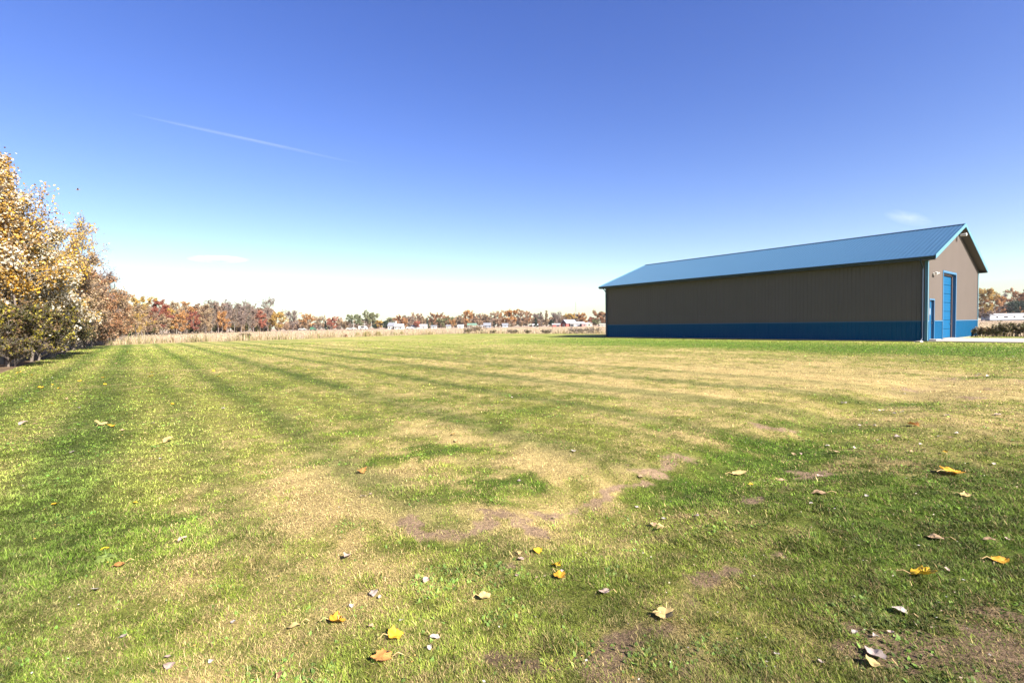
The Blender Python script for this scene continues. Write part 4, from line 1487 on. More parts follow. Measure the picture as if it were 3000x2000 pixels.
def building(name, px, dp, wpx, hw, hr, depthm, label, cat, mw, mr, rot=0.0, ridge='x', openings=(), chimney=None, zoff=0, gable_m=None):
    """gabled house; wpx its width in the picture; openings: (x fraction, z0, w, h, kind) on the front wall"""
    p = at_depth(px, dp)
    w = wpx / F * dp
    if name != 'mobile_home':
        K = .58
        hw, hr, depthm = hw * K, hr * K, depthm * .8
        openings = [(xf, z0 * K, ww * K, hh * K, kd) for (xf, z0, ww, hh, kd) in openings]
    root = empty(name, (p[0], p[1], zoff), rot)
    tag(root, label, cat)
    a = w / 2
    b = MB()
    if ridge == 'x':
        for yy in (0, depthm):
            pass
        b.add([(-a, 0, 0), (a, 0, 0), (a, 0, hw), (-a, 0, hw), (-a, depthm, 0), (a, depthm, 0), (a, depthm, hw), (-a, depthm, hw), (-a, depthm / 2, hw + hr), (a, depthm / 2, hw + hr)],
              [(0, 1, 2, 3), (5, 4, 7, 6), (1, 5, 6, 9, 2), (4, 0, 3, 8, 7)])
        e = .3
        r = MB()
        sl = hr / (depthm / 2)
        r.prism([(-a - e, -e, hw - sl * e + .02), (-a - e, depthm / 2, hw + hr + .02), (-a - e, depthm + e, hw - sl * e + .02), (-a - e, depthm + e, hw - sl * e + .2), (-a - e, depthm / 2, hw + hr + .22), (-a - e, -e, hw - sl * e + .2)], (w + 2 * e, 0, 0))
    else:
        b.add([(-a, 0, 0), (a, 0, 0), (a, 0, hw), (0, 0, hw + hr), (-a, 0, hw), (-a, depthm, 0), (a, depthm, 0), (a, depthm, hw), (0, depthm, hw + hr), (-a, depthm, hw)],
              [(0, 1, 2, 3, 4), (6, 5, 9, 8, 7), (1, 6, 7, 2), (5, 0, 4, 9)])
        e = .3
        r = MB()
        sl = hr / a
        r.prism([(-a - e, -e, hw - sl * e + .02), (0, -e, hw + hr + .02), (a + e, -e, hw - sl * e + .02), (a + e, -e, hw - sl * e + .2), (0, -e, hw + hr + .24), (-a - e, -e, hw - sl * e + .2)], (0, depthm + 2 * e, 0))
    b.build('wall', mw, root)
    ro = r.build('roof', mr, root)
    if gable_m is not None and ridge == 'y':
        g = MB()
        g.prism([(-a * .92, -.05, hw), (a * .92, -.05, hw), (0, -.05, hw + hr * .9)], (0, .04, 0))
        g.build('gable_panel', gable_m, root)
    if chimney is not None:
        c = MB()
        c.box(chimney - .4, chimney + .4, depthm / 2 - .4, depthm / 2 + .4, hw + hr * .5, hw + hr + 1.1)
        c.build('chimney', M_WOODP, ro)
    for (xf, z0, ww, hh, kind) in openings:
        o = MB()
        cx = -a + xf * w
        o.box(cx - ww / 2, cx + ww / 2, -.06, -.002, z0, z0 + hh)
        ob = o.build('door' if kind == 'd' else 'window', M_DW if kind != 'd' else M_GREYR, root)
        fr = MB()
        t = .09
        fr.box(cx - ww / 2 - t, cx - ww / 2, -.09, -.003, z0, z0 + hh + t)
        fr.box(cx + ww / 2, cx + ww / 2 + t, -.09, -.003, z0, z0 + hh + t)
        fr.box(cx - ww / 2, cx + ww / 2, -.09, -.003, z0 + hh, z0 + hh + t)
        fr.build('frame', M_BW, ob)
    return root


building('farmhouse', 1146, 285, 20, 3.4, 3.0, 8, 'white farmhouse with grey roof and chimney beside the rust red maple', 'house', M_BW, M_GREYR, openings=((.25, .9, 1, 1.4, 'w'), (.55, 0, 1, 2.1, 'd'), (.8, .9, 1, 1.4, 'w')), chimney=2.2)
building('farmhouse', 1167, 282, 24, 2.7, 2.2, 7, 'low white wing of the farmstead under the rust red maple', 'house', M_BW, M_WHR, openings=((.2, .8, 1, 1.2, 'w'), (.5, 0, 1, 2.1, 'd'), (.75, .8, 1.6, 1.2, 'w')))
building('outbuilding', 1215, 300, 20, 2.2, 1.2, 6, 'low white outbuilding below the small pinkish red maple', 'outbuilding', M_BW, M_GREYR, openings=((.3, 0, 1.8, 1.9, 'd'),))
building('outbuilding', 1239, 305, 20, 2.6, 1.8, 6, 'long white outbuilding left of the two dark pines', 'outbuilding', M_BW, M_WHR, openings=((.6, .7, 1, 1, 'w'),))
building('outbuilding', 1270, 305, 15, 2.2, 1.0, 5, 'flat white outbuilding right below the two dark pines', 'outbuilding', M_BW, M_GREYR, openings=((.5, .7, 1.2, .9, 'w'),))
building('outbuilding', 1313, 310, 12, 2.3, 1.2, 5, 'little cream outbuilding below the olive brown tree', 'outbuilding', M_CREAM, M_GREYR, openings=((.4, 0, 1, 1.8, 'd'),))
building('outbuilding', 1349, 312, 16, 2.2, 1.3, 5, 'pair roofed white outbuilding left of the cream shed', 'outbuilding', M_BW, M_WHR, openings=((.4, 0, 1.6, 1.8, 'd'),))
building('shed', 1383, 290, 26, 2.9, 1.7, 8, 'cream shed with green metal roof in the middle distance', 'shed', M_CREAM, M_GRNR, rot=.12, openings=((.12, 0, 1, 2.1, 'd'), (.6, .9, .8, .8, 'w')))
building('cottage', 1427, 320, 20, 2.5, 2.6, 7, 'blue grey cottage with white trim right of the cream shed', 'house', M_BGREY, M_GREYR, openings=((.3, .8, 1.4, 1.2, 'w'), (.6, 0, 1.2, 2.1, 'd'), (.85, .8, 1, 1.2, 'w')))
building('outbuilding', 1410, 312, 7, 1.8, .6, 3, 'tiny white shed between the cream shed and the cottage', 'shed', M_BW, M_WHR, openings=((.5, 0, .8, 1.5, 'd'),))
building('outbuilding', 1480, 330, 16, 2.4, 2.0, 6, 'grey roofed house half hidden under the widest orange tree', 'house', M_TRL, M_GREYR, openings=((.5, .8, 1, 1, 'w'),))
building('outbuilding', 1568, 325, 16, 2.2, 1.0, 5, 'low white structure below the broad dark pine', 'outbuilding', M_BW, M_WHR, openings=((.4, .5, 2, 1.2, 'w'),))
building('barn', 1651, 300, 20, 3.6, 3.6, 14, 'red barn with steep grey roof and dark front gable', 'barn', M_RED, M_GREYR, ridge='y', rot=-.75, gable_m=M_MAROON, openings=((.5, 0, 2.6, 2.6, 'd'),))
building('outbuilding', 1630, 298, 22, 2.3, .9, 6, 'low red lean-to at the left side of the red barn', 'outbuilding', M_RED, M_WHR, openings=((.7, .3, 3.0, 1.5, 'w'),))
building('ranch_building', 1692, 300, 42, 3.2, 1.5, 9, 'long white and red ranch building with a pale roof', 'building', M_BW, M_WHR, openings=((.12, 0, 3.4, 2.5, 'w'), (.5, 0, 2.4, 2.6, 'd'), (.72, .6, 1.4, 1.4, 'w'), (.9, .6, 1.2, 1.3, 'w')))
building('outbuilding', 1712, 297, 14, 2.8, .6, 3, 'pinkish red front of the building beside the arched doorway', 'outbuilding', bmat((.50, .24, .22), 'faded_red_siding'), M_WHR, openings=((.5, .7, 1.6, 1.2, 'w'),))
building('outbuilding', 1727, 300, 17, 2.9, 1.4, 7, 'cream building left of the low olive tree', 'outbuilding', M_CREAM, M_WHR, ridge='y', openings=((.45, .8, 1.6, 1.4, 'w'),))
building('outbuilding', 1766, 310, 18, 1.6, .8, 6, 'flat tan roofed shed nearest the far corner of the barn', 'shed', M_CREAM, M_CREAM, openings=((.4, 0, 1.5, 1.2, 'd'),))
mh = building('mobile_home', 2990, 262, 172, 2.9, .35, 5, 'long grey mobile home with small dark windows behind the hedge', 'mobile home', M_TRL, M_WHR,
              openings=((.12, 1.1, .9, .9, 'w'), (.26, 1.1, 2.0, .9, 'w'), (.40, 1.1, .9, .9, 'w'), (.55, 1.0, .9, 1.0, 'w'), (.7, .2, 1, 2, 'd')), rot=-.05, zoff=.55)
sk = MB()
sk.box(-14, 14, .3, 4.6, -.6, 0)
sk.build('skirting', M_SOFFIT, mh)


def car(px, dp, label, m=M_BW, rz=.2, van=False):
    p = at_depth(px, dp)
    root = empty('van' if van else 'parked_car', (p[0], p[1], 0), rz)
    tag(root, label, 'van' if van else 'car')
    b = MB()
    if van:
        prof = [(-2.6, .35), (2.6, .35), (2.6, 1.1), (2.2, 1.3), (1.6, 2.2), (-2.55, 2.25), (-2.6, 1.2)]
    else:
        prof = [(-2.2, .35), (2.2, .35), (2.2, .8), (1.3, .95), (.7, 1.42), (-1.1, 1.45), (-1.8, 1.0), (-2.2, .9)]
    b.prism([(x, -.85, z) for x, z in prof], (0, 1.7, 0))
    b.build('body', m, root)
    w = MB()
    w.box(-1.2, .75, -.87, -.851, 1.0 if not van else 1.4, 1.36 if not van else 1.95)
    w.build('window', M_DW, root)
    for sx in (-1.35, 1.35):
        for sy in (-.87, .67):
            t = MB()
            t.tube([(sx, sy, .33), (sx, sy + .2, .33)], .33, 12)
            t.build('wheel', M_TYRE, root)
    return root


car(1027, 288, 'white car at the foot of the first utility pole', rz=.1)
car(1033, 296, 'white car half hidden behind the one by the first utility pole', rz=.3)
car(1064, 288, 'white van parked beside the second utility pole', van=True, rz=.05)
car(886, 300, 'white car left of the green machine under the orange red tree', rz=0)
car(1200, 292, 'small white car between the farmhouse and the low outbuilding', rz=.4)

# green harvester in the field
p = at_depth(916, 235)
hv = empty('harvester', (p[0], p[1], 0), .3)
hv.scale = (.55, .55, .6)
tag(hv, 'small green harvester working in the field left of centre', 'harvester')
b = MB(); b.prism([(-2.2, -1.2, .9), (2.4, -1.2, .9), (2.4, -1.2, 2.0), (1.2, -1.2, 2.2), (.9, -1.2, 2.9), (-1.6, -1.2, 3.0), (-2.2, -1.2, 2.2)], (0, 2.4, 0)); b.build('body', M_MGREEN, hv)
b = MB(); b.prism([(1.25, -.8, 2.0), (2.45, -.8, 2.0), (2.35, -.8, 3.2), (1.35, -.8, 3.2)], (0, 1.6, 0)); b.build('cab', M_DW, hv)
b = MB(); b.prism([(2.45, -2.4, .2), (3.4, -2.4, .15), (3.3, -2.4, .5), (2.5, -2.4, 1.0)], (0, 4.8, 0)); b.build('header', M_MGREEN, hv)
for sx, rr_ in ((1.5, .8), (-1.6, .5)):
    for sy in (-1.5, 1.2):
        b = MB(); b.tube([(sx, sy, rr_), (sx, sy + .35, rr_)], rr_, 14); b.build('wheel', M_TYRE, hv)


def pole(name, px, top, dp, label, cat, r=.16, kind='utility'):
    p = at_depth(px, dp)
    h = height_at(px, top, dp)
    root = empty(name, (p[0], p[1], 0))
    tag(root, label, cat, 'utility poles by the farmstead' if kind == 'utility' else None)
    b = MB()
    b.tube([(0, 0, -.2), (0, 0, h)], [r, r * .7], 8)
    b.build('post', M_WOODP, root)
    if kind == 'utility':
        c = MB()
        c.box(-1.1, 1.1, -.08, .08, h - .9, h - .7)
        for x in (-1, 0, 1):
            c.tube([(x, 0, h - .7), (x, 0, h - .45)], .06, 6)
        c.build('crossarm', M_WOODP, root)
    elif kind == 'light':
        c = MB()
        c.box(-1.7, 1.7, -.15, .15, h - .1, h + .05)
        c.build('crossarm', M_METAL, root)
        for x in (-1.5, -.5, .5, 1.5):
            d = MB()
            d.prism([(x - .38, -.5, h - .15), (x + .38, -.5, h - .15), (x + .3, -.5, h - .5), (x - .3, -.5, h - .5)], (0, .8, 0))
            d.build('lamp_head', M_METAL, root)
    return root


pole('utility_pole', 1036, 945, 285, 'pale utility pole in front of the sage green tree, first of two', 'pole')
pole('utility_pole', 1068, 945, 285, 'pale utility pole in front of the olive and tan tree, second of two', 'pole')
pole('light_mast', 2946, 853, 300, 'tall floodlight mast rising behind the autumn trees on the right', 'light mast', r=.2, kind='light')
# lattice radio mast
p = at_depth(1687, 560)
h = height_at(1687, 886, 560)
rm = empty('radio_mast', (p[0], p[1], 0))
tag(rm, 'thin lattice radio mast on the horizon behind the ranch building', 'mast')
b = MB()
q = .55
cs3 = [(q, 0), (-q * .5, q * .87), (-q * .5, -q * .87)]
for (x, y) in cs3:
    b.tube([(x, y, 0), (x, y, h)], .10, 5)
z = 0
k = 0
while z < h - 1.6:
    for i in range(3):
        a, c = cs3[i], cs3[(i + 1) % 3]
        b.tube([(a[0], a[1], z), (c[0], c[1], z + 1.6)], .05, 4, cap=False)
    z += 1.6
b.build('lattice', M_METAL, rm)
b = MB(); b.tube([(0, 0, h), (0, 0, h + 3)], .09, 6); b.build('aerial', M_METAL, rm)

# ------------------------------------------------------------------ fallen leaves
LC = {
    'yellow': (.80, .48, .03), 'gold': (.72, .36, .03), 'cream': (.62, .46, .19), 'tan': (.52, .35, .20), 'orange': (.60, .28, .08), 'pink': (.58, .42, .34),
    'white': (.64, .55, .48), 'brown': (.30, .16, .09), 'grey': (.42, .34, .30),
}


def leaf_proto(rs, kind):
    """one curled leaf about 1 unit long in the XY plane, with stalk; returns verts, faces"""
    if kind == 'lobed':
        A = [(0, -.44), (.20, -.46), (.38, -.36), (.36, -.24), (.52, -.10), (.60, .04), (.40, .12), (.42, .30), (.24, .30), (.12, .42), (0, .60), (-.12, .42), (-.24, .30), (-.42, .30), (-.40, .12), (-.60, .04), (-.52, -.10), (-.36, -.24), (-.38, -.36), (-.20, -.46)]
    elif kind == 'oval':
        A = [(0, -.5), (.18, -.40), (.31, -.2), (.36, .0), (.29, .2), (.16, .38), (0, .55), (-.16, .38), (-.29, .2), (-.36, 0), (-.31, -.2), (-.18, -.40)]
    else:
        n = 9
        A = [(math.cos(2 * math.pi * i / n) * rs.uniform(.25, .5), math.sin(2 * math.pi * i / n) * rs.uniform(.28, .55)) for i in range(n)]
    A = np.array(A)
    B = []
    for i in range(len(A)):
        p, q = A[i], A[(i + 1) % len(A)]
        B += [p, p + (q - p) / 3, p + (q - p) * 2 / 3]
    A = np.array(B) + rs.normal(0, .018, (len(B), 2))
    c1, c2, ph = rs.uniform(.1, .8), rs.uniform(-.7, .7), rs.uniform(0, 6)
    pts = [np.zeros(2)]
    for f in (.3, .55, .8, 1.0):
        pts += list(A * f)
    P = np.array(pts)
    z = c1 * P[:, 0] ** 2 + c2 * P[:, 1] ** 2 * .7 + rs.uniform(.05, .28) * np.abs(P[:, 0]) + .05 * np.sin(P[:, 0] * 8 + ph) * np.cos(P[:, 1] * 9 + ph) + np.float64(.06) * np.sin(3 * np.arctan2(P[:, 1], P[:, 0]) + ph) * np.hypot(P[:, 0], P[:, 1])
    z += rs.normal(0, .008, len(z))
    n = len(A)
    fs = [(0, 1 + i, 1 + (i + 1) % n) for i in range(n)]
    for k in range(3):
        b0, b1 = 1 + k * n, 1 + (k + 1) * n
        fs += [(b0 + i, b1 + i, b1 + (i + 1) % n, b0 + (i + 1) % n) for i in range(n)]
    V = np.column_stack([P, z - z.min()])
    return V, fs


def fallen(px, py, spx, col, kind, label, cat='leaf', group='fallen leaves on the lawn', seed=0, stalk=True):
    rs = np.random.RandomState(seed)
    g = gnd(px, py)
    dist = math.hypot(g[0], g[1])
    size = max(.026, spx / F * math.hypot(dist, EYE) * .82)
    V, fs = leaf_proto(rs, kind)
    V0 = V.copy()
    V = V * size
    # tilt, then turn
    tl, ta, rz = rs.uniform(.05, .38), rs.uniform(0, 6.28), rs.uniform(0, 6.28)
    Rt = np.array(Matrix.Rotation(tl, 3, Vector((math.cos(ta), math.sin(ta), 0))))
    Rz_ = np.array(Matrix.Rotation(rz, 3, 'Z'))
    V = V @ (Rt @ Rz_).T
    V[:, 2] -= V[:, 2].min()
    z0 = H1(g[0], g[1]) + .010
    c = np.array(LC[col]) * rs.uniform(.85, 1.1)
    fc = [len(f) for f in fs]
    cols = np.tile(c, (len(V), 1)) * rs.uniform(.82, 1.1, len(V))[:, None]
    cols = cols * (1 + .22 * np.exp(-(V0[:, 0] / .05) ** 2))[:, None]
    o = np_mesh('fallen_leaf', V, np.concatenate([np.array(f) for f in fs]), fc, M_FALLEN, colors=cols, smooth=True)
    o.location = (g[0], g[1], z0)
    tag(o, label, cat, group)
    if stalk and kind != 'scrap':
        d = Rt @ Rz_ @ np.array([0, -1, 0])
        b = (Rt @ Rz_ @ np.array([0, -.5 * size, .02 * size]))
        b[2] = max(0.004, b[2] + .01)
        e = b + np.array([d[0], d[1], 0]) * size * .55
        s = MB()
        s.tube([b, (b + e) / 2 + np.array([0, 0, .012]), e], .0014 + size * .008, 5)
        s.build('stalk', M_STALK, o)
    return o


M_STALK = mat('leaf_stalk', (.55, .38, .16), .7, var=.1)
BIG = [
    (1950, 1802, 62, 'cream', 'lobed', 'large pale yellow lobed leaf, biggest on the lawn, right of the brown bare patch'),
    (1640, 1687, 40, 'gold', 'lobed', 'deep golden leaf, lowest of three stacked in a row'),
    (1631, 1649, 34, 'yellow', 'lobed', 'yellow leaf just above the deep golden one'),
    (1574, 1608, 28, 'yellow', 'lobed', 'yellow leaf in a dark tuft, highest of the three golden ones'),
    (1157, 1866, 46, 'yellow', 'lobed', 'bright golden leaf in long grass above the curled rusty one'),
    (985, 1815, 46, 'gold', 'lobed', 'folded golden leaf touching an orange one'),
    (985, 1795, 30, 'orange', 'oval', 'orange leaf lying against the folded golden one'),
    (861, 1832, 40, 'cream', 'oval', 'peach coloured oval leaf with long stalk left of the folded golden one'),
    (1120, 1935, 58, 'orange', 'lobed', 'large curled rusty orange leaf near the bottom edge'),
    (1419, 1749, 42, 'cream', 'oval', 'curled straw yellow leaf standing over a dark tuft'),
    (1772, 1734, 38, 'pink', 'lobed', 'pinkish brown leaf right of the golden ones'),
    (2706, 1690, 56, 'yellow', 'lobed', 'brightest yellow leaf, in dark grass at lower right'),
    (2929, 1638, 40, 'gold', 'oval', 'narrow golden leaf near the right edge'),
    (2565, 1910, 52, 'grey', 'oval', 'greyish brown leaf on bare soil at lower right'),
    (2559, 1940, 46, 'cream', 'scrap', 'pale crumpled leaf right below the greyish brown one'),
    (2787, 1389, 50, 'gold', 'lobed', 'golden tan leaf casting a shadow on the right side of the lawn'),
    (2740, 1572, 38, 'tan', 'oval', 'flat tan leaf above the brightest yellow one'),
    (2400, 1446, 42, 'tan', 'oval', 'folded tan leaf with a long stalk on the right lawn'),
    (2166, 1359, 46, 'cream', 'oval', 'long straw coloured leaf in the lush green hollow'),
    (2676, 1242, 28, 'orange', 'lobed', 'orange leaf on the right lawn beyond the leafy hollow'),
    (1017, 1632, 38, 'pink', 'oval', 'pinkish tan leaf with a stalk left of the bare soil strip'),
    (1525, 1615, 26, 'cream', 'scrap', 'crumpled pale leaf left of the highest golden one'),
    (1525, 1631, 24, 'pink', 'scrap', 'crumpled pinkish leaf just under the crumpled pale one'),
    (1094, 1734, 30, 'grey', 'scrap', 'ragged grey brown leaf left of the curled straw yellow one'),
    (1274, 1870, 32, 'white', 'oval', 'whitish leaf right of the bright golden one'),
    (1247, 1700, 24, 'pink', 'scrap', 'small pinkish crumpled leaf in the middle foreground'),
    (497, 1950, 40, 'pink', 'scrap', 'pinkish crumpled leaf low on the left near the bottom edge'),
    (490, 1925, 26, 'pink', 'scrap', 'small pinkish leaf just above the crumpled one at lower left'),
    (347, 1668, 32, 'orange', 'oval', 'orange tan leaf beside the dandelion'),
    (278, 1745, 24, 'white', 'oval', 'pinkish white leaf below the dandelion'),
    (534, 1583, 24, 'pink', 'oval', 'pinkish tan leaf on the left above the dandelion'),
    (1059, 1378, 30, 'orange', 'lobed', 'rusty orange leaf on tan grass left of the lush clump'),
    (1064, 1457, 22, 'white', 'scrap', 'white leaf beside a tan one left of the bare soil strip'),
    (1678, 1323, 24, 'white', 'scrap', 'bright white leaf in the middle of the lawn'),
    (293, 1243, 42, 'cream', 'oval', 'long golden tan leaf on the left lawn'),
    (325, 1250, 20, 'yellow', 'lobed', 'bright yellow leaf right beside the long golden tan one'),
    (1935, 1523, 30, 'cream', 'lobed', 'straw yellow leaf with a dark hollow behind it'),
    (1914, 1506, 26, 'tan', 'scrap', 'tan leaf touching the straw yellow one'),
    (2638, 1787, 36, 'white', 'oval', 'torn white leaf below the brightest yellow one'),
    (1328, 1276, 22, 'gold', 'oval', 'small golden leaf on the brightest straw patch'),
    (1338, 1292, 26, 'cream', 'oval', 'pale leaf at the lower edge of the brightest straw patch'),
    (2472, 1174, 26, 'white', 'scrap', 'white leaf scrap in the dry patch of the right lawn'),
    (493, 1292, 32, 'cream', 'oval', 'thin tan leaf lying flat on the left mowing stripe'),
    (2293, 1389, 26, 'tan', 'oval', 'tan leaf below the small bare soil spot on the right'),
    (2402, 1383, 22, 'pink', 'scrap', 'pinkish leaf at the edge of the small bare soil spot'),
    (712, 1197, 20, 'brown', 'oval', 'dark brown leaf on the left middle of the lawn'),
    (818, 1972, 22, 'brown', 'oval', 'small red brown leaf at the bottom edge'),
    (2831, 1457, 24, 'cream', 'lobed', 'cream yellow leaf in the dark grass on the right'),
]
for i, (px, py, s, c, k, lab) in enumerate(BIG):
    fallen(px, py, s, c, k, lab, seed=(300 + i) if i != 15 else 377)
SMALL = {
    'white': [(1644, 1664, 12), (1030, 1768, 20), (1259, 1904, 18), (1176, 1817, 14), (617, 1936, 12), (2506, 1849, 18), (2565, 1859, 20), (2276, 1910, 20), (472, 1352, 14), (60, 1172, 12), (2504, 1299, 14), (2540, 1455, 15), (2376, 1480, 14),
              (1865, 1453, 15), (1944, 1489, 20), (2753, 1275, 14), (2806, 1269, 14), (2697, 1300, 12), (2911, 1360, 12), (2920, 1220, 14), (2426, 1282, 14), (2650, 1140, 8), (1030, 1020, 6), (1500, 1166, 10), (1113, 1744, 14), (682, 1817, 18),
              (2620, 1200, 12), (2590, 1188, 10), (2642, 1198, 12), (2580, 1190, 12), (2518, 1232, 10), (2562, 1233, 10), (2870, 1092, 10), (2893, 1100, 10), (2860, 1095, 9)],
    'tan': [(1514, 1685, 13), (1572, 1693, 13), (361, 1872, 20), (1087, 1834, 14), (2774, 1666, 14), (2406, 1929, 18), (2897, 1583, 24), (2950, 1578, 14), (2784, 1280, 18), (2629, 1274, 16), (2672, 1325, 16), (2924, 1219, 14), (2774, 1219, 14), (1085, 1449, 15),
            (1438, 1302, 14), (1880, 1387, 26), (1623, 1493, 14), (1521, 1408, 14), (359, 1264, 16), (587, 1263, 12), (213, 1325, 14), (68, 1241, 22), (102, 1242, 16), (196, 1172, 8), (448, 1242, 12), (231, 1196, 12), (654, 1197, 10), (2346, 1303, 12), (2326, 1303, 14), (2042, 1491, 18),
            (2450, 1310, 18), (2610, 1846, 18), (1470, 1174, 8), (340, 1066, 8)],
    'yellow': [(2200, 1400, 16), (2768, 1327, 20), (151, 1186, 14), (119, 1137, 18), (504, 1186, 14), (442, 1104, 14), (447, 1091, 10), (625, 1088, 12), (55, 1094, 12), (308, 1128, 12), (162, 1478, 20), (234, 1118, 10), (375, 1032, 9), (174, 1140, 10), (905, 1085, 8), (395, 1472, 14), (302, 1106, 8),
               (90, 1100, 8), (152, 1128, 8), (55, 1052, 8), (640, 1104, 10)],
}
NEAR = ['the largest pale lobed leaf', 'the lowest golden leaf of three', 'the middle yellow leaf of three', 'the highest golden leaf of three', 'the bright golden leaf in long grass', 'the folded golden leaf', None,
        'the peach oval leaf', 'the big curled rusty leaf', 'the curled straw yellow leaf', 'the pinkish brown lobed leaf', 'the brightest yellow leaf', 'the narrow golden leaf', 'the greyish brown leaf', None,
        'the golden tan lobed leaf', 'the flat tan leaf', 'the folded long stalked leaf', 'the long leaf in the hollow', 'the orange leaf on the right lawn', 'the stalked pinkish tan leaf', None, None,
        'the ragged grey brown leaf', 'the whitish oval leaf', None, 'the crumpled pinkish leaf', None, 'the dandelion', None, None, 'the rusty orange lobed leaf', None, 'the bright white leaf', 'the long golden tan leaf', None,
        'the straw yellow lobed leaf', None, 'the torn white leaf', 'the small golden leaf', None, 'the white scrap in the dry patch', 'the thin flat tan leaf', None, None, 'the dark brown leaf', 'the small red brown leaf', 'the cream lobed leaf']
ANCH = [(BIG[k][0], BIG[k][1], NEAR[k]) for k in range(len(BIG)) if NEAR[k]] + [(60, 1040, 'the silver poplars'), (330, 1005, 'the far left corner of the lawn'), (2715, 1010, 'the barn corner'), (1040, 992, 'the widest weed clump')]
bins = {}
for c, lst in SMALL.items():
    for (px, py, s) in lst:
        ds = [((math.hypot(px - a, (py - b) * 1.6)), a, b, nm) for a, b, nm in ANCH]
        dd_, a, b, nm = min(ds)
        dx_, dy_ = px - a, (py - b) * 1.6
        w = ('right of' if dx_ > 0 else 'left of') if abs(dx_) > abs(dy_) else ('below' if dy_ > 0 else 'above')
        bins.setdefault((c, nm, w), []).append((dd_, px, py, s))
i = 0
ADJ = {'white': 'small whitish leaf scrap', 'tan': 'small tan dry leaf', 'yellow': 'small yellow leaf'}
for (c, nm, w), mem in bins.items():
    mem.sort()
    for k, (_, px, py, s) in enumerate(mem):
        i += 1
        lab = ADJ[c] + ' ' + w + ' ' + nm if len(mem) == 1 else ADJ[c] + ' ' + w + ' ' + nm + ', ' + ['closest to it', 'second closest', 'third closest', 'fourth closest', 'fifth closest', 'sixth closest', 'seventh closest'][min(k, 6)]
        fallen(px, py, s, c if c != 'tan' else ('tan', 'pink', 'grey')[i % 3], 'scrap' if c == 'white' else ('oval', 'scrap')[i % 2], lab, group='small %s leaves on the lawn' % c, seed=500 + i, stalk=False)

# leaf crumbs nobody could count
rs = np.random.RandomState(77)
pts = []
cols = []
n = 3600
px = rs.uniform(-100, 3100, n)
py = 953 - .014 * (px - 1500) + 40 + 1080 * rs.uniform(0, 1, n) ** 2.0
pr = np.where(px > 1500, .75, .35) * np.where((px > 2200) & (py < 1500), 1.3, 1)
kp = rs.uniform(0, 1, n) < pr
px, py = px[kp], py[kp]
G = np.array([gnd(a, b) for a, b in zip(px, py)])
kp = inside(LAWN, G[:, 0], G[:, 1]) & ~((((G[:, 0] - BN[0]) * VX + (G[:, 1] - BN[1]) * VY) > -.3) & (((G[:, 0] - BN[0]) * VX + (G[:, 1] - BN[1]) * VY) < 13.5))
G = G[kp]
lx = G[:, 0] * VX + G[:, 1] * VY
n = len(G)
Z = height(G[:, 0], G[:, 1]) + .022
r = np.hypot(G[:, 0], G[:, 1])
size = np.clip(r * .0016, .008, .045) * rs.uniform(.5, 1.4, n)
P = np.column_stack([G, Z])
V, ff, cnt, _ = leaf_quads(rs, P, size[:, None][:, 0] * 1.0 if False else .03, [(1, 1, 1)], np.zeros(n))
V = V.reshape(-1, 4, 3)
V = P[:, None] + (V - P[:, None]) * (size / .03)[:, None, None] * np.array([1, 1, .45])
yel = (lx < 1.5)[:, None] & (rs.uniform(0, 1, n) < .6)[:, None]
c = np.where(yel, pick(rs, n, [(.72, .48, .10), (.66, .40, .12)]), pick(rs, n, [(.74, .68, .60), (.55, .42, .30), (.68, .58, .46), (.42, .28, .18), (.62, .5, .3)]))
tag(np_mesh('leaf_crumbs', V.reshape(-1, 3), ff, cnt, M_LEAF, colors=np.repeat(c, 4, axis=0)), 'crumbs of dry leaves scattered through the grass', 'leaf litter', kind='stuff')

# dandelion
g = gnd(308, 1641)
z0 = H1(g[0], g[1])
dn = empty('dandelion', (g[0], g[1], z0))
tag(dn, 'single yellow dandelion in flower on the left foreground lawn', 'flower')
b = MB(); b.tube([(0, 0, 0), (.004, .002, .035), (.0, .0, .06)], .0018, 6); b.build('stem', mat('dandelion_stem', (.2, .3, .08), .6), dn)
rs = np.random.RandomState(3)
b = MB()
for k in range(70):
    a = rs.uniform(0, 6.28); rr_ = rs.uniform(.004, .016); t = .004
    q = np.array([math.cos(a) * rr_, math.sin(a) * rr_, .062 + .008 * (1 - rr_ / .016)])
    s_ = np.array([-math.sin(a), math.cos(a), 0]) * .0016
    o_ = np.array([math.cos(a), math.sin(a), .25]) * .007
    b.add([q - s_, q + s_, q + s_ + o_, q - s_ + o_], [(0, 1, 2, 3)])
b.build('petals', mat('dandelion_petals', (.82, .62, .02), .6, var=.1), dn)
b = MB()
for k in range(11):
    a = k * 2.4; L_ = rs.uniform(.035, .065)
    d = np.array([math.cos(a), math.sin(a), 0]); s_ = np.array([-d[1], d[0], 0])
    pr_ = [(0, .003, .004), (.3, .009, .022), (.45, .005, .024), (.65, .013, .022), (.78, .007, .018), (.9, .010, .014), (1.0, .001, .008)]
    vs = []
    for (t, w_, z_) in pr_:
        vs += [d * L_ * t - s_ * w_ + np.array([0, 0, z_]), d * L_ * t + s_ * w_ + np.array([0, 0, z_])]
    b.add(vs, [(2 * j, 2 * j + 1, 2 * j + 3, 2 * j + 2) for j in range(len(pr_) - 1)])
b.build('rosette', mat('dandelion_leaf', (.15, .20, .035), .6, var=.15), dn)

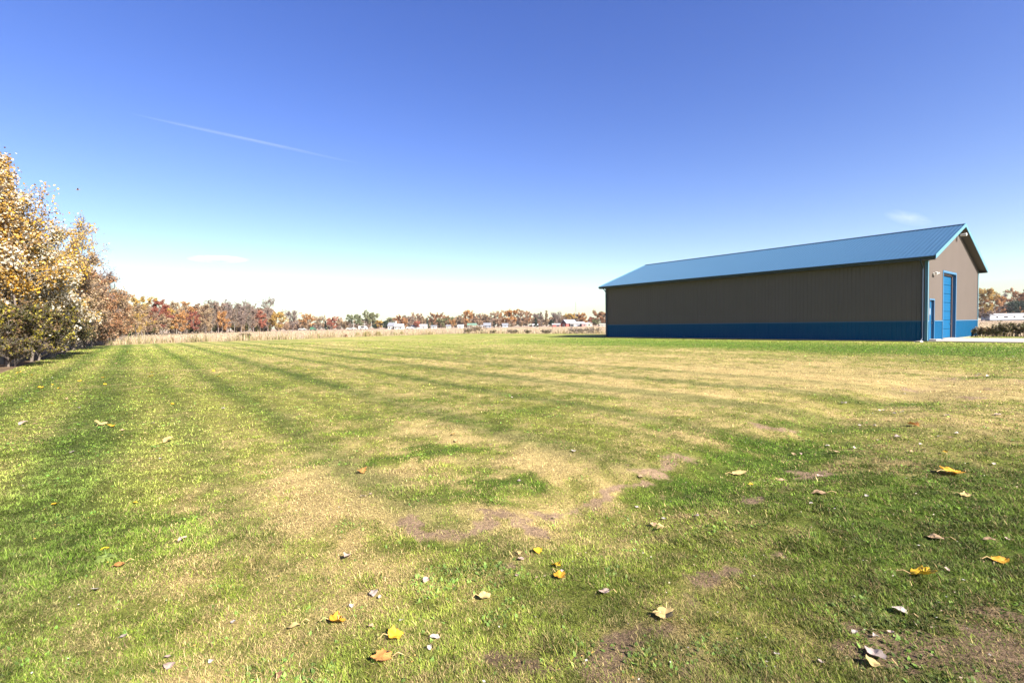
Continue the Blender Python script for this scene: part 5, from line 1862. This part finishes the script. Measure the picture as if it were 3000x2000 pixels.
# bird in flight over the left tree line, built as one body
d = ray(228, 556)
dp = 30.0
P = np.array([0, 0, EYE]) + d * dp / d[1]
b = MB()
b.tube([(-.085, 0, 0), (-.06, 0, .008), (-.02, 0, .006), (.03, 0, 0), (.07, 0, -.004), (.11, 0, -.004)], [.012, .024, .034, .034, .018, .010], 8)
for s in (-1, 1):
    b.add([(-.035, s * .02, .02), (.04, s * .02, .02), (.05, s * .09, .07), (.03, s * .15, .10), (-.01, s * .09, .075), (-.035, s * .02, .026), (.04, s * .02, .026), (.05, s * .09, .076), (.03, s * .15, .104), (-.01, s * .09, .081)],
          [(0, 1, 2, 3, 4), (9, 8, 7, 6, 5), (0, 5, 6, 1), (1, 6, 7, 2), (2, 7, 8, 3), (3, 8, 9, 4), (4, 9, 5, 0)])
b.add([(.10, -.01, 0), (.10, .01, 0), (.17, .028, 0), (.17, -.028, 0), (.10, 0, .006)], [(0, 1, 2, 3), (0, 4, 3), (1, 2, 4), (2, 3, 4)])
o = b.build('bird', mat('brown_feathers', (.30, .20, .14), .7, var=.3, scale=30))
o.location = P
o.rotation_euler = (.2, -.3, .7)
tag(o, 'tiny brown bird flying in the sky beside the left trees', 'bird')


# ------------------------------------------------------------------ contrail and thin clouds (real volumes far away)
def cloud_obj(name, a, b, dist, rad_px, label, dens, nscale, seed):
    """a, b image anchors of the cloud's long axis, dist metres away"""
    A = np.array([0, 0, EYE]) + ray(*a) * dist
    B = np.array([0, 0, EYE]) + ray(*b) * dist
    c = (A + B) / 2
    ln = np.linalg.norm(B - A)
    r = rad_px / F * dist
    mb = MB()
    n = 16
    ts = np.linspace(0, math.pi, 13)
    pts = [(-math.cos(t) * .5 * ln, 0, 0) for t in ts]
    mb.tube(pts, [max(.02, math.sin(t)) ** .6 * r for t in ts], n)
    m = bpy.data.materials.new(name + '_vapour')
    m.use_nodes = True
    nt = m.node_tree
    nt.nodes.clear()
    out = nt.nodes.new('ShaderNodeOutputMaterial')
    pv = nt.nodes.new('ShaderNodeVolumePrincipled')
    pv.inputs['Color'].default_value = (1, 1, 1, 1)
    pv.inputs['Anisotropy'].default_value = 0.0
    tc = nt.nodes.new('ShaderNodeTexCoord')
    mp = nt.nodes.new('ShaderNodeMapping')
    mp.inputs['Scale'].default_value = (2 / ln, 1 / r, 1 / r)
    nt.links.new(tc.outputs['Object'], mp.inputs[0])
    ln_ = nt.nodes.new('ShaderNodeVectorMath'); ln_.operation = 'LENGTH'
    nt.links.new(mp.outputs[0], ln_.inputs[0])
    mr = nt.nodes.new('ShaderNodeMapRange')
    mr.inputs[1].default_value = 1.0; mr.inputs[2].default_value = 0.1; mr.inputs[3].default_value = 0; mr.inputs[4].default_value = 1
    nt.links.new(ln_.outputs['Value'], mr.inputs[0])
    nz = nt.nodes.new('ShaderNodeTexNoise')
    nz.inputs['Scale'].default_value = nscale
    nz.inputs['Detail'].default_value = 3
    nt.links.new(mp.outputs[0], nz.inputs[0])
    mr2 = nt.nodes.new('ShaderNodeMapRange')
    mr2.inputs[1].default_value = .35; mr2.inputs[2].default_value = .65; mr2.inputs[3].default_value = .15; mr2.inputs[4].default_value = 1
    nt.links.new(nz.outputs[0], mr2.inputs[0])
    mu = nt.nodes.new('ShaderNodeMath'); mu.operation = 'MULTIPLY'
    nt.links.new(mr.outputs[0], mu.inputs[0]); nt.links.new(mr2.outputs[0], mu.inputs[1])
    mu2 = nt.nodes.new('ShaderNodeMath'); mu2.operation = 'MULTIPLY'
    mu2.inputs[1].default_value = dens
    nt.links.new(mu.outputs[0], mu2.inputs[0])
    nt.links.new(mu2.outputs[0], pv.inputs['Density'])
    nt.links.new(pv.outputs[0], out.inputs['Volume'])
    o = mb.build(name, m)
    X = Vector(B - A).normalized()
    zc = Vector((0, 0, 1))
    Y = zc.cross(X).normalized()
    Z = X.cross(Y)
    Mx = Matrix((X, Y, Z)).transposed().to_4x4()
    Mx.translation = Vector(c)
    o.matrix_world = Mx
    tag(o, label, 'contrail' if name == 'contrail' else 'cloud')
    return o


cloud_obj('contrail', (345, 324), (1075, 485), 4000, 6.5, 'thin faint white contrail sloping across the upper left sky', .0065, 1.5, 1)
cloud_obj('cloud', (540, 756), (735, 762), 4500, 13, 'small flat white cloud low in the left sky', .05, 1.5, 2)
cloud_obj('cloud', (2585, 622), (2735, 655), 4500, 22, 'faint wispy cloud above the barn roof', .0028, 1.5, 3)

# ------------------------------------------------------------------ air: pale haze over the whole place
hz_m = bpy.data.materials.new('haze_air')
hz_m.use_nodes = True
nt = hz_m.node_tree
nt.nodes.clear()
out = nt.nodes.new('ShaderNodeOutputMaterial')
pv = nt.nodes.new('ShaderNodeVolumePrincipled')
pv.inputs['Color'].default_value = (.93, .95, 1.0, 1)
pv.inputs['Density'].default_value = .00008
pv.inputs['Anisotropy'].default_value = .1
nt.links.new(pv.outputs[0], out.inputs['Volume'])
b = MB()
b.box(-2600, 2600, -2600, 2600, -1.6, 42)
o = b.build('haze', hz_m)
tag(o, 'thin pale autumn haze in the air', 'haze', kind='stuff')
